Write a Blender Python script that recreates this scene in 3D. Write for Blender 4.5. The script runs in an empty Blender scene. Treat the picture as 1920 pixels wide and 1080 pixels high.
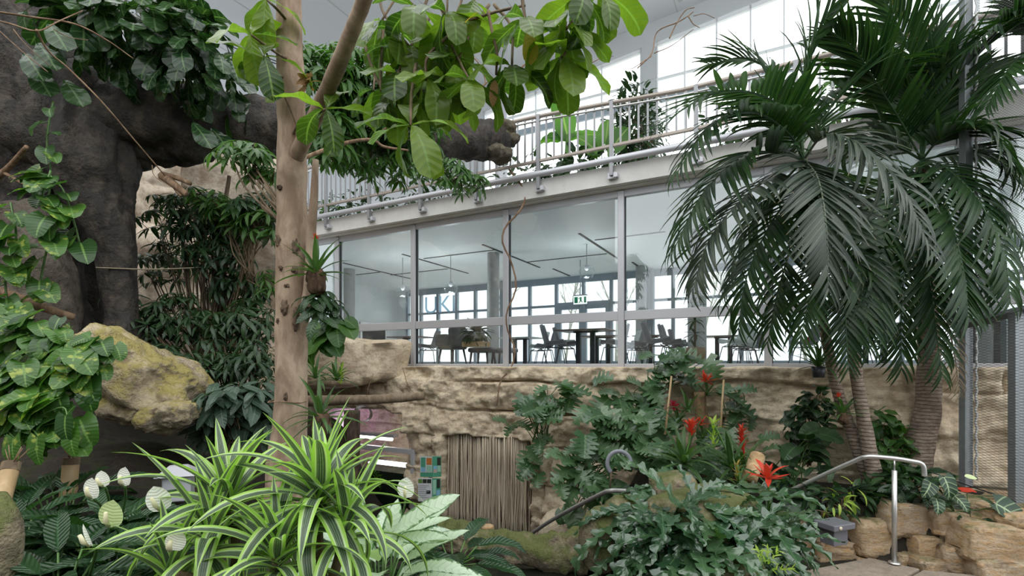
import bpy, math, random
import numpy as np
from mathutils import Vector, noise as mnoise
C = bpy.context.scene.collection
FPX, CXP, HY = 950.0, 960.0, 684.0           # focal length and horizon of the 1920x1080 photograph
TAU = 2*math.pi
def V(*a): return np.array(a, float)
def P(px, py, Y): return V((px-CXP)/FPX*Y, Y, (HY-py)/FPX*Y)
# the building's own axes: s runs along the glass front, t goes into the building
AX, AY = -0.093, 9.86
DX, DY = 0.8833, -0.4688
NX, NY = 0.4688, 0.8833
BROT = math.atan2(DY, DX)
def B(s, t, z): return V(AX+s*DX+t*NX, AY+s*DY+t*NY, z)
def s_at(px, t):
    k = (px-CXP)/FPX; x0, y0 = AX+t*NX, AY+t*NY
    return (k*y0-x0)/(DX-k*DY)
def z_at(px, py, t):
    s = s_at(px, t); return (HY-py)/FPX*(AY+s*DY+t*NY)
def BP(px, py, t): return B(s_at(px, t), t, z_at(px, py, t))
def nrm(v):
    v = np.asarray(v, float); l = np.linalg.norm(v); return v/l if l > 1e-9 else V(0, 0, 1)
def fbm(p, sc=1.0, oc=4):
    return mnoise.fractal(Vector((p[0]*sc, p[1]*sc, p[2]*sc)), 1.0, 2.0, oc)
def spline(pts, n):
    p = [np.asarray(q, float) for q in pts]
    p = [2*p[0]-p[1]]+p+[2*p[-1]-p[-2]]
    out = []; m = len(p)-3
    for i in range(n+1):
        x = i/n*m; k = min(int(x), m-1); u = x-k
        a, b, c, d = p[k:k+4]
        out.append(.5*((2*b)+(c-a)*u+(2*a-5*b+4*c-d)*u*u+(3*b-a-3*c+d)*u**3))
    return np.array(out)

class MB:
    """collects geometry of ONE mesh object"""
    def __init__(s): s.v = []; s.f = []; s.n = 0; s.at = []
    def add(s, v, f, lu=None, lv=None, rnd=0.0):
        v = np.asarray(v, float); f = np.asarray(f, np.int64)
        k = len(v); s.v.append(v); s.f.append(f+s.n); s.n += k
        a = np.zeros((k, 3))
        if lu is not None: a[:, 0] = lu
        if lv is not None: a[:, 1] = lv
        a[:, 2] = rnd; s.at.append(a)
        return s
    def box(s, c, size, rz=0.0, rnd=0.0):
        x, y, z = np.asarray(size)/2.0
        v = np.array([[-x,-y,-z],[x,-y,-z],[x,y,-z],[-x,y,-z],[-x,-y,z],[x,-y,z],[x,y,z],[-x,y,z]])
        if rz:
            ca, sa = math.cos(rz), math.sin(rz); v = np.c_[v[:,0]*ca-v[:,1]*sa, v[:,0]*sa+v[:,1]*ca, v[:,2]]
        return s.add(v+np.asarray(c), [[0,3,2,1],[4,5,6,7],[0,1,5,4],[1,2,6,5],[2,3,7,6],[3,0,4,7]], rnd=rnd)
    def bbox(s, s0, s1, t0, t1, z0, z1, rnd=0.0):          # a box in the building's axes
        return s.box(B((s0+s1)/2, (t0+t1)/2, (z0+z1)/2), (abs(s1-s0), abs(t1-t0), abs(z1-z0)), BROT, rnd)
    def hexa(s, p8): return s.add(p8, [[0,3,2,1],[4,5,6,7],[0,1,5,4],[1,2,6,5],[2,3,7,6],[3,0,4,7]])
    def tube(s, pts, rad, n=8, rnd=0.0, disp=None, flat=1.0, caps=True):
        pts = np.asarray(pts, float); m = len(pts)
        r = np.full(m, rad) if np.isscalar(rad) else np.interp(np.linspace(0,1,m), np.linspace(0,1,len(rad)), rad)
        T = np.gradient(pts, axis=0); T /= np.linalg.norm(T, axis=1)[:,None]+1e-12
        u = np.cross(T[0], V(0,0,1) if abs(T[0][2]) < .9 else V(1,0,0)); u = nrm(u)
        ang = np.linspace(0, TAU, n, endpoint=False); vs = []
        for i in range(m):
            u = nrm(u-T[i]*np.dot(u, T[i])); w = np.cross(T[i], u)
            ring = pts[i]+r[i]*(np.cos(ang)[:,None]*u+np.sin(ang)[:,None]*w*flat)
            if disp: ring = np.array([pts[i]+(q-pts[i])*(1+disp(q)) for q in ring])
            vs.append(ring)
        v = np.concatenate(vs); i, j = np.meshgrid(np.arange(m-1), np.arange(n), indexing='ij'); i = i.ravel(); j = j.ravel(); k = (j+1) % n
        f = np.c_[i*n+j, i*n+k, (i+1)*n+k, (i+1)*n+j]
        if caps:
            v = np.concatenate([v, pts[:1], pts[-1:]]); a, b = m*n, m*n+1
            jj = np.arange(n); kk = (jj+1) % n
            f = np.concatenate([f, np.c_[kk, jj, np.full(n,a), np.full(n,a)], np.c_[(m-1)*n+jj, (m-1)*n+kk, np.full(n,b), np.full(n,b)]])
        lv = np.repeat(np.linspace(0,1,m), n); lv = np.r_[lv, 0, 1] if caps else lv
        return s.add(v, f, lv=lv, rnd=rnd)
    def lathe(s, c, prof, n=20, rnd=0.0):
        m = len(prof); ang = np.linspace(0, TAU, n, endpoint=False); c = np.asarray(c)
        v = np.array([[c[0]+r*math.cos(a), c[1]+r*math.sin(a), c[2]+z] for r, z in prof for a in ang])
        i, j = np.meshgrid(np.arange(m-1), np.arange(n), indexing='ij'); i = i.ravel(); j = j.ravel(); k = (j+1) % n
        return s.add(v, np.c_[i*n+j, i*n+k, (i+1)*n+k, (i+1)*n+j], rnd=rnd)
    def leaf(s, tp, base, d, up=(0,0,1), L=1.0, rnd=None, roll=0.0, sx=1.0):
        y = nrm(d); z = np.asarray(up, float); z = z-y*np.dot(z, y)
        if np.linalg.norm(z) < 1e-3: z = np.cross(y, V(1,0.1,0))
        z = nrm(z); x = np.cross(y, z)
        if roll: x, z = x*math.cos(roll)+z*math.sin(roll), z*math.cos(roll)-x*math.sin(roll)
        v, f, lu, lv = tp
        w = np.asarray(base)+L*(v[:,:1]*x*sx+v[:,1:2]*y+v[:,2:]*z)
        return s.add(w, f, lu, lv, random.random() if rnd is None else rnd)
    def rock(s, c, size, rz=0.0, seed=0, sub=4, pw=.75, amp=.12, fr=1.6, tilt=0.0, rnd=None):
        v, f = ICO(sub); q = np.sign(v)*np.abs(v)**pw
        q = q/np.maximum(1, np.abs(q).max(1))[:,None]
        hs = np.asarray(size, float)/2; q = q*hs; o = seed*7.31
        mn = float(np.min(hs)); out = []
        for a, b in zip(q, v):
            n1 = fbm(a/mn*.5+o, fr, 5); n2 = abs(fbm(a/mn*.5+o+40, fr*.6, 3))
            out.append(a*(1+amp*n1-amp*.9*n2))
        q = np.array(out)
        if tilt:
            ca, sa = math.cos(tilt), math.sin(tilt); q = np.c_[q[:,0]*ca-q[:,2]*sa, q[:,1], q[:,0]*sa+q[:,2]*ca]
        ca, sa = math.cos(rz), math.sin(rz); q = np.c_[q[:,0]*ca-q[:,1]*sa, q[:,0]*sa+q[:,1]*ca, q[:,2]]
        return s.add(q+np.asarray(c), f, rnd=random.random() if rnd is None else rnd)
_ico = {}
def ICO(sub):
    if sub not in _ico:
        import bmesh
        b = bmesh.new(); bmesh.ops.create_icosphere(b, subdivisions=sub, radius=1)
        b.verts.ensure_lookup_table()
        v = np.array([x.co[:] for x in b.verts]); f = np.array([[l.index for l in p.verts]+[p.verts[2].index] for p in b.faces]); b.free()
        _ico[sub] = (v, f)
    return _ico[sub]

ORG = {}
def tag(o, label=None, cat=None, group=None, kind=None):
    if label: o['label'] = label
    if cat: o['category'] = cat
    if group: o['group'] = group
    if kind: o['kind'] = kind
    return o
def thing(name, label, cat, loc=(0,0,0), group=None, rz=0.0, kind=None):
    o = bpy.data.objects.new(name, None); C.objects.link(o); o.location = loc; o.rotation_euler = (0,0,rz)
    o.empty_display_size = .1; ORG[o.name] = np.asarray(loc, float)
    return tag(o, label, cat, group, kind)
def build(mb, name, mat, parent=None, label=None, cat=None, group=None, kind=None, smooth=True, local=False, loc=None, rz=0.0):
    v = np.concatenate(mb.v); f = np.concatenate(mb.f) if len({q.shape[1] for q in mb.f}) == 1 else None
    a = np.concatenate(mb.at)
    if parent is not None: org = ORG[parent.name]
    elif local: org = V(0,0,0)
    elif loc is not None: org = np.asarray(loc, float)
    else: org = V((v[:,0].min()+v[:,0].max())/2, (v[:,1].min()+v[:,1].max())/2, v[:,2].min())
    if not local: v = v-org
    me = bpy.data.meshes.new(name)
    tri = f[:,2] == f[:,3]; cnt = np.where(tri, 3, 4)
    st = np.r_[0, np.cumsum(cnt)[:-1]]
    mask = np.ones(f.shape, bool); mask[tri, 3] = False
    loops = f[mask]
    me.vertices.add(len(v)); me.vertices.foreach_set('co', v.ravel().astype(np.float32))
    me.loops.add(len(loops)); me.loops.foreach_set('vertex_index', loops.astype(np.int32))
    me.polygons.add(len(f)); me.polygons.foreach_set('loop_start', st.astype(np.int32))
    me.polygons.foreach_set('use_smooth', np.full(len(f), bool(smooth)))
    for i, nm in enumerate(('lu', 'lv', 'rnd')):
        if np.any(a[:,i]):
            t = me.attributes.new(nm, 'FLOAT', 'POINT'); t.data.foreach_set('value', a[:,i].astype(np.float32))
    me.update(calc_edges=True); me.validate()
    me.materials.append(mat)
    o = bpy.data.objects.new(name, me); C.objects.link(o)
    if parent is not None: o.parent = parent; ORG[o.name] = ORG[parent.name]
    else: o.location = (loc if (local and loc is not None) else org); o.rotation_euler = (0,0,rz); ORG[o.name] = np.asarray(o.location[:])
    return tag(o, label, cat, group, kind)
def kids(o): return [c for c in bpy.data.objects if c.parent == o]
def dup(root, loc, rz=None, label=None, group=None):
    def cp(o, par):
        c = o.copy(); C.objects.link(c)
        if par is not None: c.parent = par
        for k in list(o.children): cp(k, c)
        return c
    r = cp(root, None); r.location = loc
    if rz is not None: r.rotation_euler = (0,0,rz)
    if label: r['label'] = label
    if group: r['group'] = group
    return r
def bevel(o, w=.01, seg=2):
    m = o.modifiers.new('bevel', 'BEVEL'); m.width = w; m.segments = seg; m.limit_method = 'ANGLE'; return o

# ---- leaf outlines -------------------------------------------------------
def prof(kind, t, **k):
    if kind == 'lance': w = (t**.55)*((1-t)**.75)/.53
    elif kind == 'ovate': w = (t**.5)*((1-t)**.62)/.56
    elif kind == 'obovate': w = (t**1.05)*((1-t)**.42)/.465
    elif kind == 'heart': w = np.minimum(1, .62+t*2.2)*np.sqrt(np.maximum(0, 1-((t-.22)/.78).clip(0)**1.55))
    elif kind == 'strap': w = np.minimum(1, .55+t*2.5)*(1-t**3.2)
    elif kind == 'round': w = np.sin(np.pi*np.clip(t,0,1)**.9)**.6
    return np.clip(w, 0.012, None)
def tpl(kind, W=.3, nl=8, nw=1, droop=.5, fold=.15, wave=0.0, wf=2.0, lobes=0, depth=.6, sweep=0.0, heart=0.0, start=0.0, cup=0.0, twist=0.0):
    t = np.linspace(0, 1, nl+1); w = prof(kind, t)*W*.5
    if lobes:
        ph = (t*lobes) % 1.0
        cut = 1-depth*np.clip((np.abs(ph-.5)*2-.35)/.5, 0, 1)*np.clip((t-.06)*6, 0, 1)
        w = w*cut
    ph = start-droop*t**1.25
    ds = 1/nl; y = np.r_[0, np.cumsum(np.cos((ph[1:]+ph[:-1])/2))*ds]; z = np.r_[0, np.cumsum(np.sin((ph[1:]+ph[:-1])/2))*ds]
    j = np.linspace(-1, 1, 2*nw+1)
    X = w[:,None]*j[None]; aj = np.abs(j)[None]
    h = fold*np.abs(X)+wave*np.sin(TAU*wf*t[:,None]+(j[None] > 0)*1.3)*aj**2*W-cup*(aj**2)*w[:,None]
    Y = y[:,None]-np.sin(ph)[:,None]*h+sweep*W*aj*w[:,None]/(W*.5+1e-9)*np.clip(t[:,None]*4,0,1)
    if heart: Y = Y-heart*aj*np.clip(1-t[:,None]/.3, 0, 1)
    Z = z[:,None]+np.cos(ph)[:,None]*h
    if twist:
        a = twist*t[:,None]; X, Z = X*np.cos(a)-(Z-z[:,None])*np.sin(a), z[:,None]+X*np.sin(a)+(Z-z[:,None])*np.cos(a)
    v = np.stack([X, Y, Z], -1).reshape(-1, 3); m = 2*nw+1
    i, k = np.meshgrid(np.arange(nl), np.arange(m-1), indexing='ij'); i = i.ravel(); k = k.ravel()
    f = np.c_[i*m+k, i*m+k+1, (i+1)*m+k+1, (i+1)*m+k]
    return v, f, np.tile(j, nl+1), np.repeat(t, m)

# ---- materials -----------------------------------------------------------
class NT:
    def __init__(s, name):
        s.mat = bpy.data.materials.new(name); s.mat.use_nodes = True; s.t = s.mat.node_tree; s.t.nodes.clear()
        s.out = s.t.nodes.new('ShaderNodeOutputMaterial')
    def n(s, ty, **kw):
        o = s.t.nodes.new(ty)
        for k, v in kw.items(): setattr(o, k, v)
        return o
    def put(s, sock, v):
        if v is None: return
        if hasattr(v, 'is_output'): s.t.links.new(v, sock)
        elif isinstance(v, (tuple, list)) and sock.type == 'RGBA': sock.default_value = (*v[:3], 1)
        else: sock.default_value = v
    def m(s, op, a, b=None, c=None):
        o = s.n('ShaderNodeMath', operation=op)
        for i, x in enumerate((a, b, c)):
            if x is not None: s.put(o.inputs[i], x)
        return o.outputs[0]
    def mix(s, f, a, b, mode='MIX'):
        o = s.n('ShaderNodeMixRGB', blend_type=mode); s.put(o.inputs[0], f); s.put(o.inputs[1], a); s.put(o.inputs[2], b); return o.outputs[0]
    def step(s, x, a, b):
        o = s.n('ShaderNodeMapRange', interpolation_type='SMOOTHSTEP'); s.put(o.inputs[0], x); o.inputs[1].default_value = a; o.inputs[2].default_value = b; return o.outputs[0]
    def at(s, name): return s.n('ShaderNodeAttribute', attribute_name=name).outputs['Fac']
    def co(s, w='Object'): return s.n('ShaderNodeTexCoord').outputs[w]
    def pos(s): return s.n('ShaderNodeNewGeometry').outputs['Position']
    def map(s, vec, sc=(1,1,1), rot=(0,0,0)):
        o = s.n('ShaderNodeMapping'); s.put(o.inputs[0], vec); o.inputs['Scale'].default_value = sc; o.inputs['Rotation'].default_value = rot; return o.outputs[0]
    def noise(s, sc, vec=None, det=4, rough=.55, dist=0):
        o = s.n('ShaderNodeTexNoise'); s.put(o.inputs['Vector'], vec); o.inputs['Scale'].default_value = sc; o.inputs['Detail'].default_value = det; o.inputs['Roughness'].default_value = rough; o.inputs['Distortion'].default_value = dist; return o.outputs['Fac']
    def voro(s, sc, vec=None, feat='F1'):
        o = s.n('ShaderNodeTexVoronoi', feature=feat); s.put(o.inputs['Vector'], vec); o.inputs['Scale'].default_value = sc; return o.outputs['Distance']
    def bump(s, h, st=.3, d=.02):
        o = s.n('ShaderNodeBump'); o.inputs['Strength'].default_value = st; o.inputs['Distance'].default_value = d; s.put(o.inputs['Height'], h); return o.outputs[0]
    def pbsdf(s, col, rough=.5, metal=0.0, nrm=None, spec=None, **kw):
        o = s.n('ShaderNodeBsdfPrincipled'); s.put(o.inputs['Base Color'], col); s.put(o.inputs['Roughness'], rough); s.put(o.inputs['Metallic'], metal); s.put(o.inputs['Normal'], nrm)
        if spec is not None: o.inputs['Specular IOR Level'].default_value = spec
        for k, v in kw.items(): s.put(o.inputs[k], v)
        return o.outputs[0]
    def mixs(s, f, a, b):
        o = s.n('ShaderNodeMixShader'); s.put(o.inputs[0], f); s.put(o.inputs[1], a); s.put(o.inputs[2], b); return o.outputs[0]
    def done(s, sh): s.t.links.new(sh, s.out.inputs[0]); return s.mat
def simple(name, col, rough=.5, metal=0.0, var=.0, sc=8, bump=0.0, spec=None):
    m = NT(name); c = col; b = None
    if var or bump:
        n = m.noise(sc, m.pos(), 5)
        if var: c = m.mix(n, tuple(x*(1-var) for x in col), tuple(min(1, x*(1+var)) for x in col))
        if bump: b = m.bump(n, bump, .02)
    return m.done(m.pbsdf(c, rough, metal, b, spec))
def leafmat(name, c1, c2, rough=.38, trans=.35, mid=None, vein=None, vf=9, vk=1.1, kind=None, c3=None, tcol=None, bump=.25, spec=.42):
    m = NT(name); rnd = m.at('rnd'); lu = m.at('lu'); lv = m.at('lv'); au = m.m('ABSOLUTE', lu)
    c = m.mix(rnd, c1, c2)
    nz = m.noise(14, m.pos(), 3)
    c = m.mix(m.m('MULTIPLY', nz, .35), c, tuple(x*.55 for x in c1))
    ph = m.m('FRACT', m.m('SUBTRACT', m.m('MULTIPLY', lv, vf), m.m('MULTIPLY', au, vk)))
    tri = m.m('MULTIPLY', m.m('ABSOLUTE', m.m('SUBTRACT', ph, .5)), 2.0)
    if kind == 'stripe':
        n2 = m.noise(70, m.pos(), 2)
        lines = m.step(m.m('ADD', m.m('SINE', m.m('MULTIPLY', lu, 24)), m.m('MULTIPLY', n2, .8)), .6, 1.4)
        cen = m.mix(m.m('MULTIPLY', lines, .3), c1, c3)
        e = m.step(au, .40, .55)
        c = m.mix(e, cen, m.mix(m.step(au, .55, .74), c3, m.mix(rnd, c2, tuple(x*1.25 for x in c2))))
    elif kind == 'silver':
        e = m.step(m.m('ADD', au, m.m('MULTIPLY', m.m('SUBTRACT', m.noise(45, m.pos(), 3), .5), 1.1)), .72, .9)
        c = m.mix(e, m.mix(rnd, c3, tuple(x*.8 for x in c3)), c)
        c = m.mix(m.m('MULTIPLY', m.step(tri, .8, 1), .35), c, c1)
    elif kind == 'blotch':
        e = m.step(m.noise(16, m.pos(), 4), .56, .66); c = m.mix(m.m('MULTIPLY', e, m.m('GREATER_THAN', rnd, .35)), c, c3)
    elif kind == 'palm':
        c = m.mix(m.step(lv, .93, 1.0), c, (.30, .22, .10))
    if vein is not None:
        c = m.mix(m.m('MULTIPLY', m.step(tri, .72, .97), .8), c, vein)
    if mid is not None:
        c = m.mix(m.m('SUBTRACT', 1.0, m.step(au, .04, .12)), c, mid)
    b = m.bump(m.m('ADD', m.m('MULTIPLY', tri, .6), m.m('MULTIPLY', nz, .5)), bump, .01)
    p = m.pbsdf(c, rough, 0, b, spec)
    if trans:
        tr = m.n('ShaderNodeBsdfTranslucent'); m.put(tr.inputs[0], m.mix(.5, m.mix(1, c, (1.5,1.7,.6), 'MULTIPLY') , tcol) if tcol else m.mix(1, c, (1.5,1.9,.7), 'MULTIPLY'))
        p = m.mixs(trans, p, tr.outputs[0])
    return m.done(p)
def stone(name, ca, cb, cc, sc=1.2, moss=None, mossamt=.5, rough=.85, bump=.6, useRnd=0.0, strata=0.0):
    m = NT(name); p = m.pos()
    pv = m.map(p, (1, 1, 1+2.5*strata))
    n1 = m.noise(sc, pv, 6, .6, .4); n2 = m.noise(sc*5, pv, 5, .65); n3 = m.noise(sc*22, p, 3, .6)
    c = m.mix(m.step(n1, .34, .66), ca, cb)
    c = m.mix(m.step(n2, .42, .70), c, cc)
    c = m.mix(m.m('MULTIPLY', m.step(n3, .45, .75), .45), c, tuple(x*.42 for x in ca))
    if useRnd: c = m.mix(m.m('MULTIPLY', m.at('rnd'), useRnd), c, cc)
    if moss:
        up = m.n('ShaderNodeSeparateXYZ'); m.put(up.inputs[0], m.n('ShaderNodeNewGeometry').outputs['Normal'])
        k = m.m('MULTIPLY', m.step(m.m('ADD', m.noise(sc*2.2, p, 5, .65), m.m('MULTIPLY', up.outputs[2], .16)), 1-.62*mossamt-.12, 1-.62*mossamt+.10), .9)
        c = m.mix(k, c, m.mix(n3, moss, tuple(x*.45 for x in moss)))
    h = m.m('ADD', m.m('MULTIPLY', n1, .7), m.m('ADD', m.m('MULTIPLY', n2, .6), m.m('MULTIPLY', n3, .3)))
    return m.done(m.pbsdf(c, rough, 0, m.bump(h, bump, .05), .3))
def bark(name, ca, cb, ring=0.0, rough=.85, sc=14, stretch=.25):
    m = NT(name); p = m.pos(); n = m.noise(sc, m.map(p, (1,1,stretch)), 6, .65, .3); n2 = m.noise(3.2, p, 4)
    c = m.mix(m.step(n, .36, .66), ca, cb); c = m.mix(m.m('MULTIPLY', m.step(n2, .5, .72), .55), c, tuple(x*.5 for x in ca))
    h = n
    if ring:
        sx = m.n('ShaderNodeSeparateXYZ'); m.put(sx.inputs[0], p)
        w = m.m('FRACT', m.m('ADD', m.m('MULTIPLY', sx.outputs[2], ring), m.m('MULTIPLY', n2, 1.4)))
        k = m.step(w, .0, .28); c = m.mix(m.m('MULTIPLY', m.m('SUBTRACT', 1, k), .6), c, tuple(x*.35 for x in ca)); h = m.m('ADD', n, k)
    return m.done(m.pbsdf(c, rough, 0, m.bump(h, .5, .02), .25))
def glassmat(name, tint=(.95,.98,.98), base=.05, gr=.7):
    m = NT(name); lw = m.n('ShaderNodeLayerWeight'); lw.inputs[0].default_value = .5
    f = m.m('ADD', base, m.m('MULTIPLY', m.m('POWER', lw.outputs['Facing'], 3.0), gr))
    tr = m.n('ShaderNodeBsdfTransparent'); m.put(tr.inputs[0], tint); g = m.n('ShaderNodeBsdfGlossy'); m.put(g.inputs['Roughness'], .0)
    return m.done(m.mixs(f, tr.outputs[0], g.outputs[0]))
def lampmat(name, col, st):
    m = NT(name); e = m.n('ShaderNodeEmission'); m.put(e.inputs[0], col); e.inputs[1].default_value = st; return m.done(e.outputs[0])
random.seed(7)
# ---- camera, world --------------------------------------------------------
cam = bpy.data.cameras.new('camera'); cob = bpy.data.objects.new('camera', cam); C.objects.link(cob)
cam.sensor_width = 36; cam.lens = FPX/1920*36; cam.shift_y = (HY-540)/1920; cam.clip_start = .05; cam.clip_end = 300
cob.rotation_euler = (math.pi/2, 0, 0); bpy.context.scene.camera = cob
sc = bpy.context.scene
sc.view_settings.view_transform = 'Standard'; sc.view_settings.look = 'None'; sc.view_settings.gamma = 1; sc.view_settings.use_curve_mapping = False
sc.view_settings.exposure = 0.2
try:
    sc.cycles.use_denoising = True; sc.cycles.max_bounces = 10; sc.cycles.transparent_max_bounces = 24; sc.cycles.diffuse_bounces = 4
except Exception: pass
w = bpy.data.worlds.new('overcast_sky'); sc.world = w; w.use_nodes = True
wt = w.node_tree; wt.nodes.clear()
wo = wt.nodes.new('ShaderNodeOutputWorld'); wb = wt.nodes.new('ShaderNodeBackground'); wt.links.new(wb.outputs[0], wo.inputs[0])
tc = wt.nodes.new('ShaderNodeTexCoord'); sx = wt.nodes.new('ShaderNodeSeparateXYZ'); wt.links.new(tc.outputs['Generated'], sx.inputs[0])
rp = wt.nodes.new('ShaderNodeValToRGB'); wt.links.new(sx.outputs[2], rp.inputs[0])
e = rp.color_ramp.elements; e[0].position = 0.0; e[0].color = (.60,.64,.68,1); e[1].position = .75; e[1].color = (1.22,1.25,1.24,1)
wt.links.new(rp.outputs[0], wb.inputs[0]); wb.inputs[1].default_value = 2.3
def soft(name, loc, target, size, power, col=(1,1,1)):
    l = bpy.data.lights.new(name, 'AREA'); l.shape = 'RECTANGLE'; l.size, l.size_y = size; l.energy = power; l.color = col
    o = bpy.data.objects.new(name, l); C.objects.link(o); o.location = loc
    o.rotation_euler = (Vector(target)-Vector(loc)).to_track_quat('-Z', 'Y').to_euler(); return o

# ---- shared materials -----------------------------------------------------
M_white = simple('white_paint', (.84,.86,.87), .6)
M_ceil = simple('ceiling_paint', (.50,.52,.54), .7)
M_conc = simple('pale_concrete', (.60,.585,.56), .75, var=.16, sc=5, bump=.12)
M_alu = simple('grey_aluminium', (.50,.50,.53), .42, .25)
M_frame2 = simple('blue_grey_frame', (.30,.35,.40), .5)
M_steel = simple('brushed_steel', (.56,.55,.54), .36, .75, var=.1, sc=30)
M_galv = simple('galvanised_steel', (.24,.26,.27), .5, .55, var=.22, sc=18)
M_floor2 = simple('cafe_floor', (.66,.67,.67), .35)
M_glass = glassmat('window_glass', (.95,.98,.98), .09, .7)
M_clear = glassmat('clear_glass', (.98,.99,.99), .03, .5)
M_rail = simple('dull_steel', (.26,.26,.27), .4, .4)
M_railtop = simple('tan_steel', (.34,.29,.25), .4, .3)
M_black = simple('black_slot', (.02,.02,.022), .6)
M_col = simple('column_concrete', (.36,.37,.37), .7, var=.15, sc=6)
M_darkwood = simple('dark_table_top', (.12,.08,.06), .35)
M_blackm = simple('black_metal', (.025,.025,.03), .45)
M_greyshell = simple('grey_plastic', (.17,.17,.19), .45)
M_paleshell = simple('pale_green_plastic', (.50,.55,.52), .45)
M_leather = simple('black_leather', (.03,.035,.04), .4)
M_wood = bark('pale_wood', (.42,.27,.14), (.60,.42,.24), sc=9, stretch=3, rough=.6)

# ---- cafe behind glass ----------------------------------------------------
def U(px, py, z): Y = z*FPX/(HY-py); return P(px, py, Y)
def st(p): r = V(p[0]-AX, p[1]-AY); return r[0]*DX+r[1]*DY, r[0]*NX+r[1]*NY
TB = 7.5; SW = s_at(744, TB)
def struct(name, mb, mat, parent=None, **k): return build(mb, name, mat, parent, kind='structure', smooth=k.pop('smooth', False), **k)
fl = struct('floor_cafe', MB().bbox(-13, 13, .0, TB+.3, -.25, -.02), M_floor2)
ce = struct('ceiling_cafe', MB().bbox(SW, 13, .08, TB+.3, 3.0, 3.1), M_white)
slotn = [((913,457),(1005,502)),((1090.7,436.7),(1159,487.7)),((1041,503.3),(1079,523.3)),((643,488),(761.7,524)),((763,475),(870,513)),((1187.6,491),(1215,513))]
slotd = [((985,490),(1140,476.7)),((793,484),(933,468.3)),((732,515),(840,504)),((1111,447),(1250,437)),((668,515),(712,510))]
for a, b in slotn:
    (s0,t0),(s1,t1) = st(U(*a,3.0)), st(U(*b,3.0)); s = (s0+s1)/2
    struct('ceiling_slot', MB().bbox(s-.03, s+.03, max(.2,t0), min(TB-.2,t1), 2.985, 3.0), M_black, ce)
for a, b in slotd:
    (s0,t0),(s1,t1) = st(U(*a,3.0)), st(U(*b,3.0)); t = (t0+t1)/2
    struct('ceiling_slot', MB().bbox(s0, s1, t-.025, t+.025, 2.987, 3.0), M_black, ce)
struct('wall_left', MB().bbox(SW-.2, SW, -.1, TB+.2, -.2, 3.1), M_white)
# far glazed wall of the cafe
us = [764,789,821,856,891,916,955,993,1043,1094,1146,1172,1224,1262,1306]
ss = [s_at(u, TB) for u in us]
while ss[-1] < 12: ss.append(ss[-1]+1.25)
struct('wall_back', MB().bbox(SW-.2, ss[0], TB, TB+.2, -.1, 3.05), M_white)
iD0, iD1 = us.index(1043), us.index(1146)
for i in range(len(ss)-1):
    a, b = ss[i], ss[i+1]
    if b-a < .05: continue
    f = MB(); f.bbox(a-.05, a+.05, TB-.04, TB+.1, 0, 3.0); f.bbox(a+.05, b-.05, TB-.02, TB+.08, 2.78, 3.0)
    if not iD0 <= i < iD1: f.bbox(a+.05, b-.05, TB-.02, TB+.08, 1.99, 2.07); f.bbox(a+.05, b-.05, TB-.02, TB+.08, 0, .12)
    fr = struct(f'window_{20+i}', f, M_frame2)
    struct('pane', MB().bbox(a+.05, b-.05, TB+.02, TB+.035, 2.05 if iD0 <= i < iD1 else .1, 2.8), M_clear, fr)
a, b = ss[iD0], ss[iD1]; c = (a+b)/2
f = MB(); f.bbox(a+.05, b-.05, TB-.06, TB+.1, 2.0, 2.12)
for x in (a+.12, c-.07, c+.07, b-.12): f.bbox(x-.06, x+.06, TB-.05, TB+.08, 0, 2.0)
for x0, x1 in ((a+.15, c-.1), (c+.1, b-.15)): f.bbox(x0, x1, TB-.05, TB+.08, 0, .15); f.bbox(x0, x1, TB-.05, TB+.08, 1.88, 2.0)
dr = struct('door_1', f, M_frame2)
for x0, x1 in ((a+.18, c-.13), (c+.13, b-.18)):
    struct('pane', MB().bbox(x0, x1, TB+.0, TB+.015, .15, 1.88), M_clear, dr)
    struct('notice_plate', MB().bbox((x0+x1)/2-.2, (x0+x1)/2+.2, TB-.07, TB-.055, .62, .85), M_col, dr)
# grey ribbed blinds beside two of the columns
for nm, u in (('pilaster_panel', 947), ('pilaster_panel', 1213)):
    s = s_at(u, 7.2); m = MB()
    for k in range(10): m.bbox(s-.2+k*.04, s-.17+k*.04, 7.15, 7.2, 0, 2.98)
    m.bbox(s-.21, s+.21, 7.2, 7.24, 0, 2.98)
    struct('trim_1', m, M_frame2)
# round concrete columns
for px, Y, r in ((655,15.9,.17), (925,13.6,.16), (1202,15.4,.16), (1307,11.3,.2), (1860,9.3,.2)):
    p = P(px, HY, Y); m = MB(); m.lathe(p, [(r,-.02),(r,3.0)], 24); struct('column_round', m, M_col, smooth=True)
# glazed front: one window per bay
BAY = 2.267
for k in range(-4, 5):
    a, b = k*BAY, (k+1)*BAY; f = MB()
    f.bbox(a-.055, a+.055, -.08, .07, -.1, 3.0)
    f.bbox(a+.055, b-.055, -.05, .05, -.13, .02); f.bbox(a+.055, b-.055, -.05, .05, .77, .93); f.bbox(a+.055, b-.055, -.05, .05, 2.9, 3.02)
    fr = bevel(struct(f'window_{k+5}', f, M_alu), .006, 1)
    struct('pane_upper', MB().bbox(a+.055, b-.055, -.006, .006, .93, 2.9), M_glass, fr)
    struct('pane_lower', MB().bbox(a+.055, b-.055, -.006, .006, .02, .77), M_glass, fr)
    struct('gasket', MB().bbox(a+.055, a+.067, -.03, .03, .02, 2.9), M_black, fr)
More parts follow.
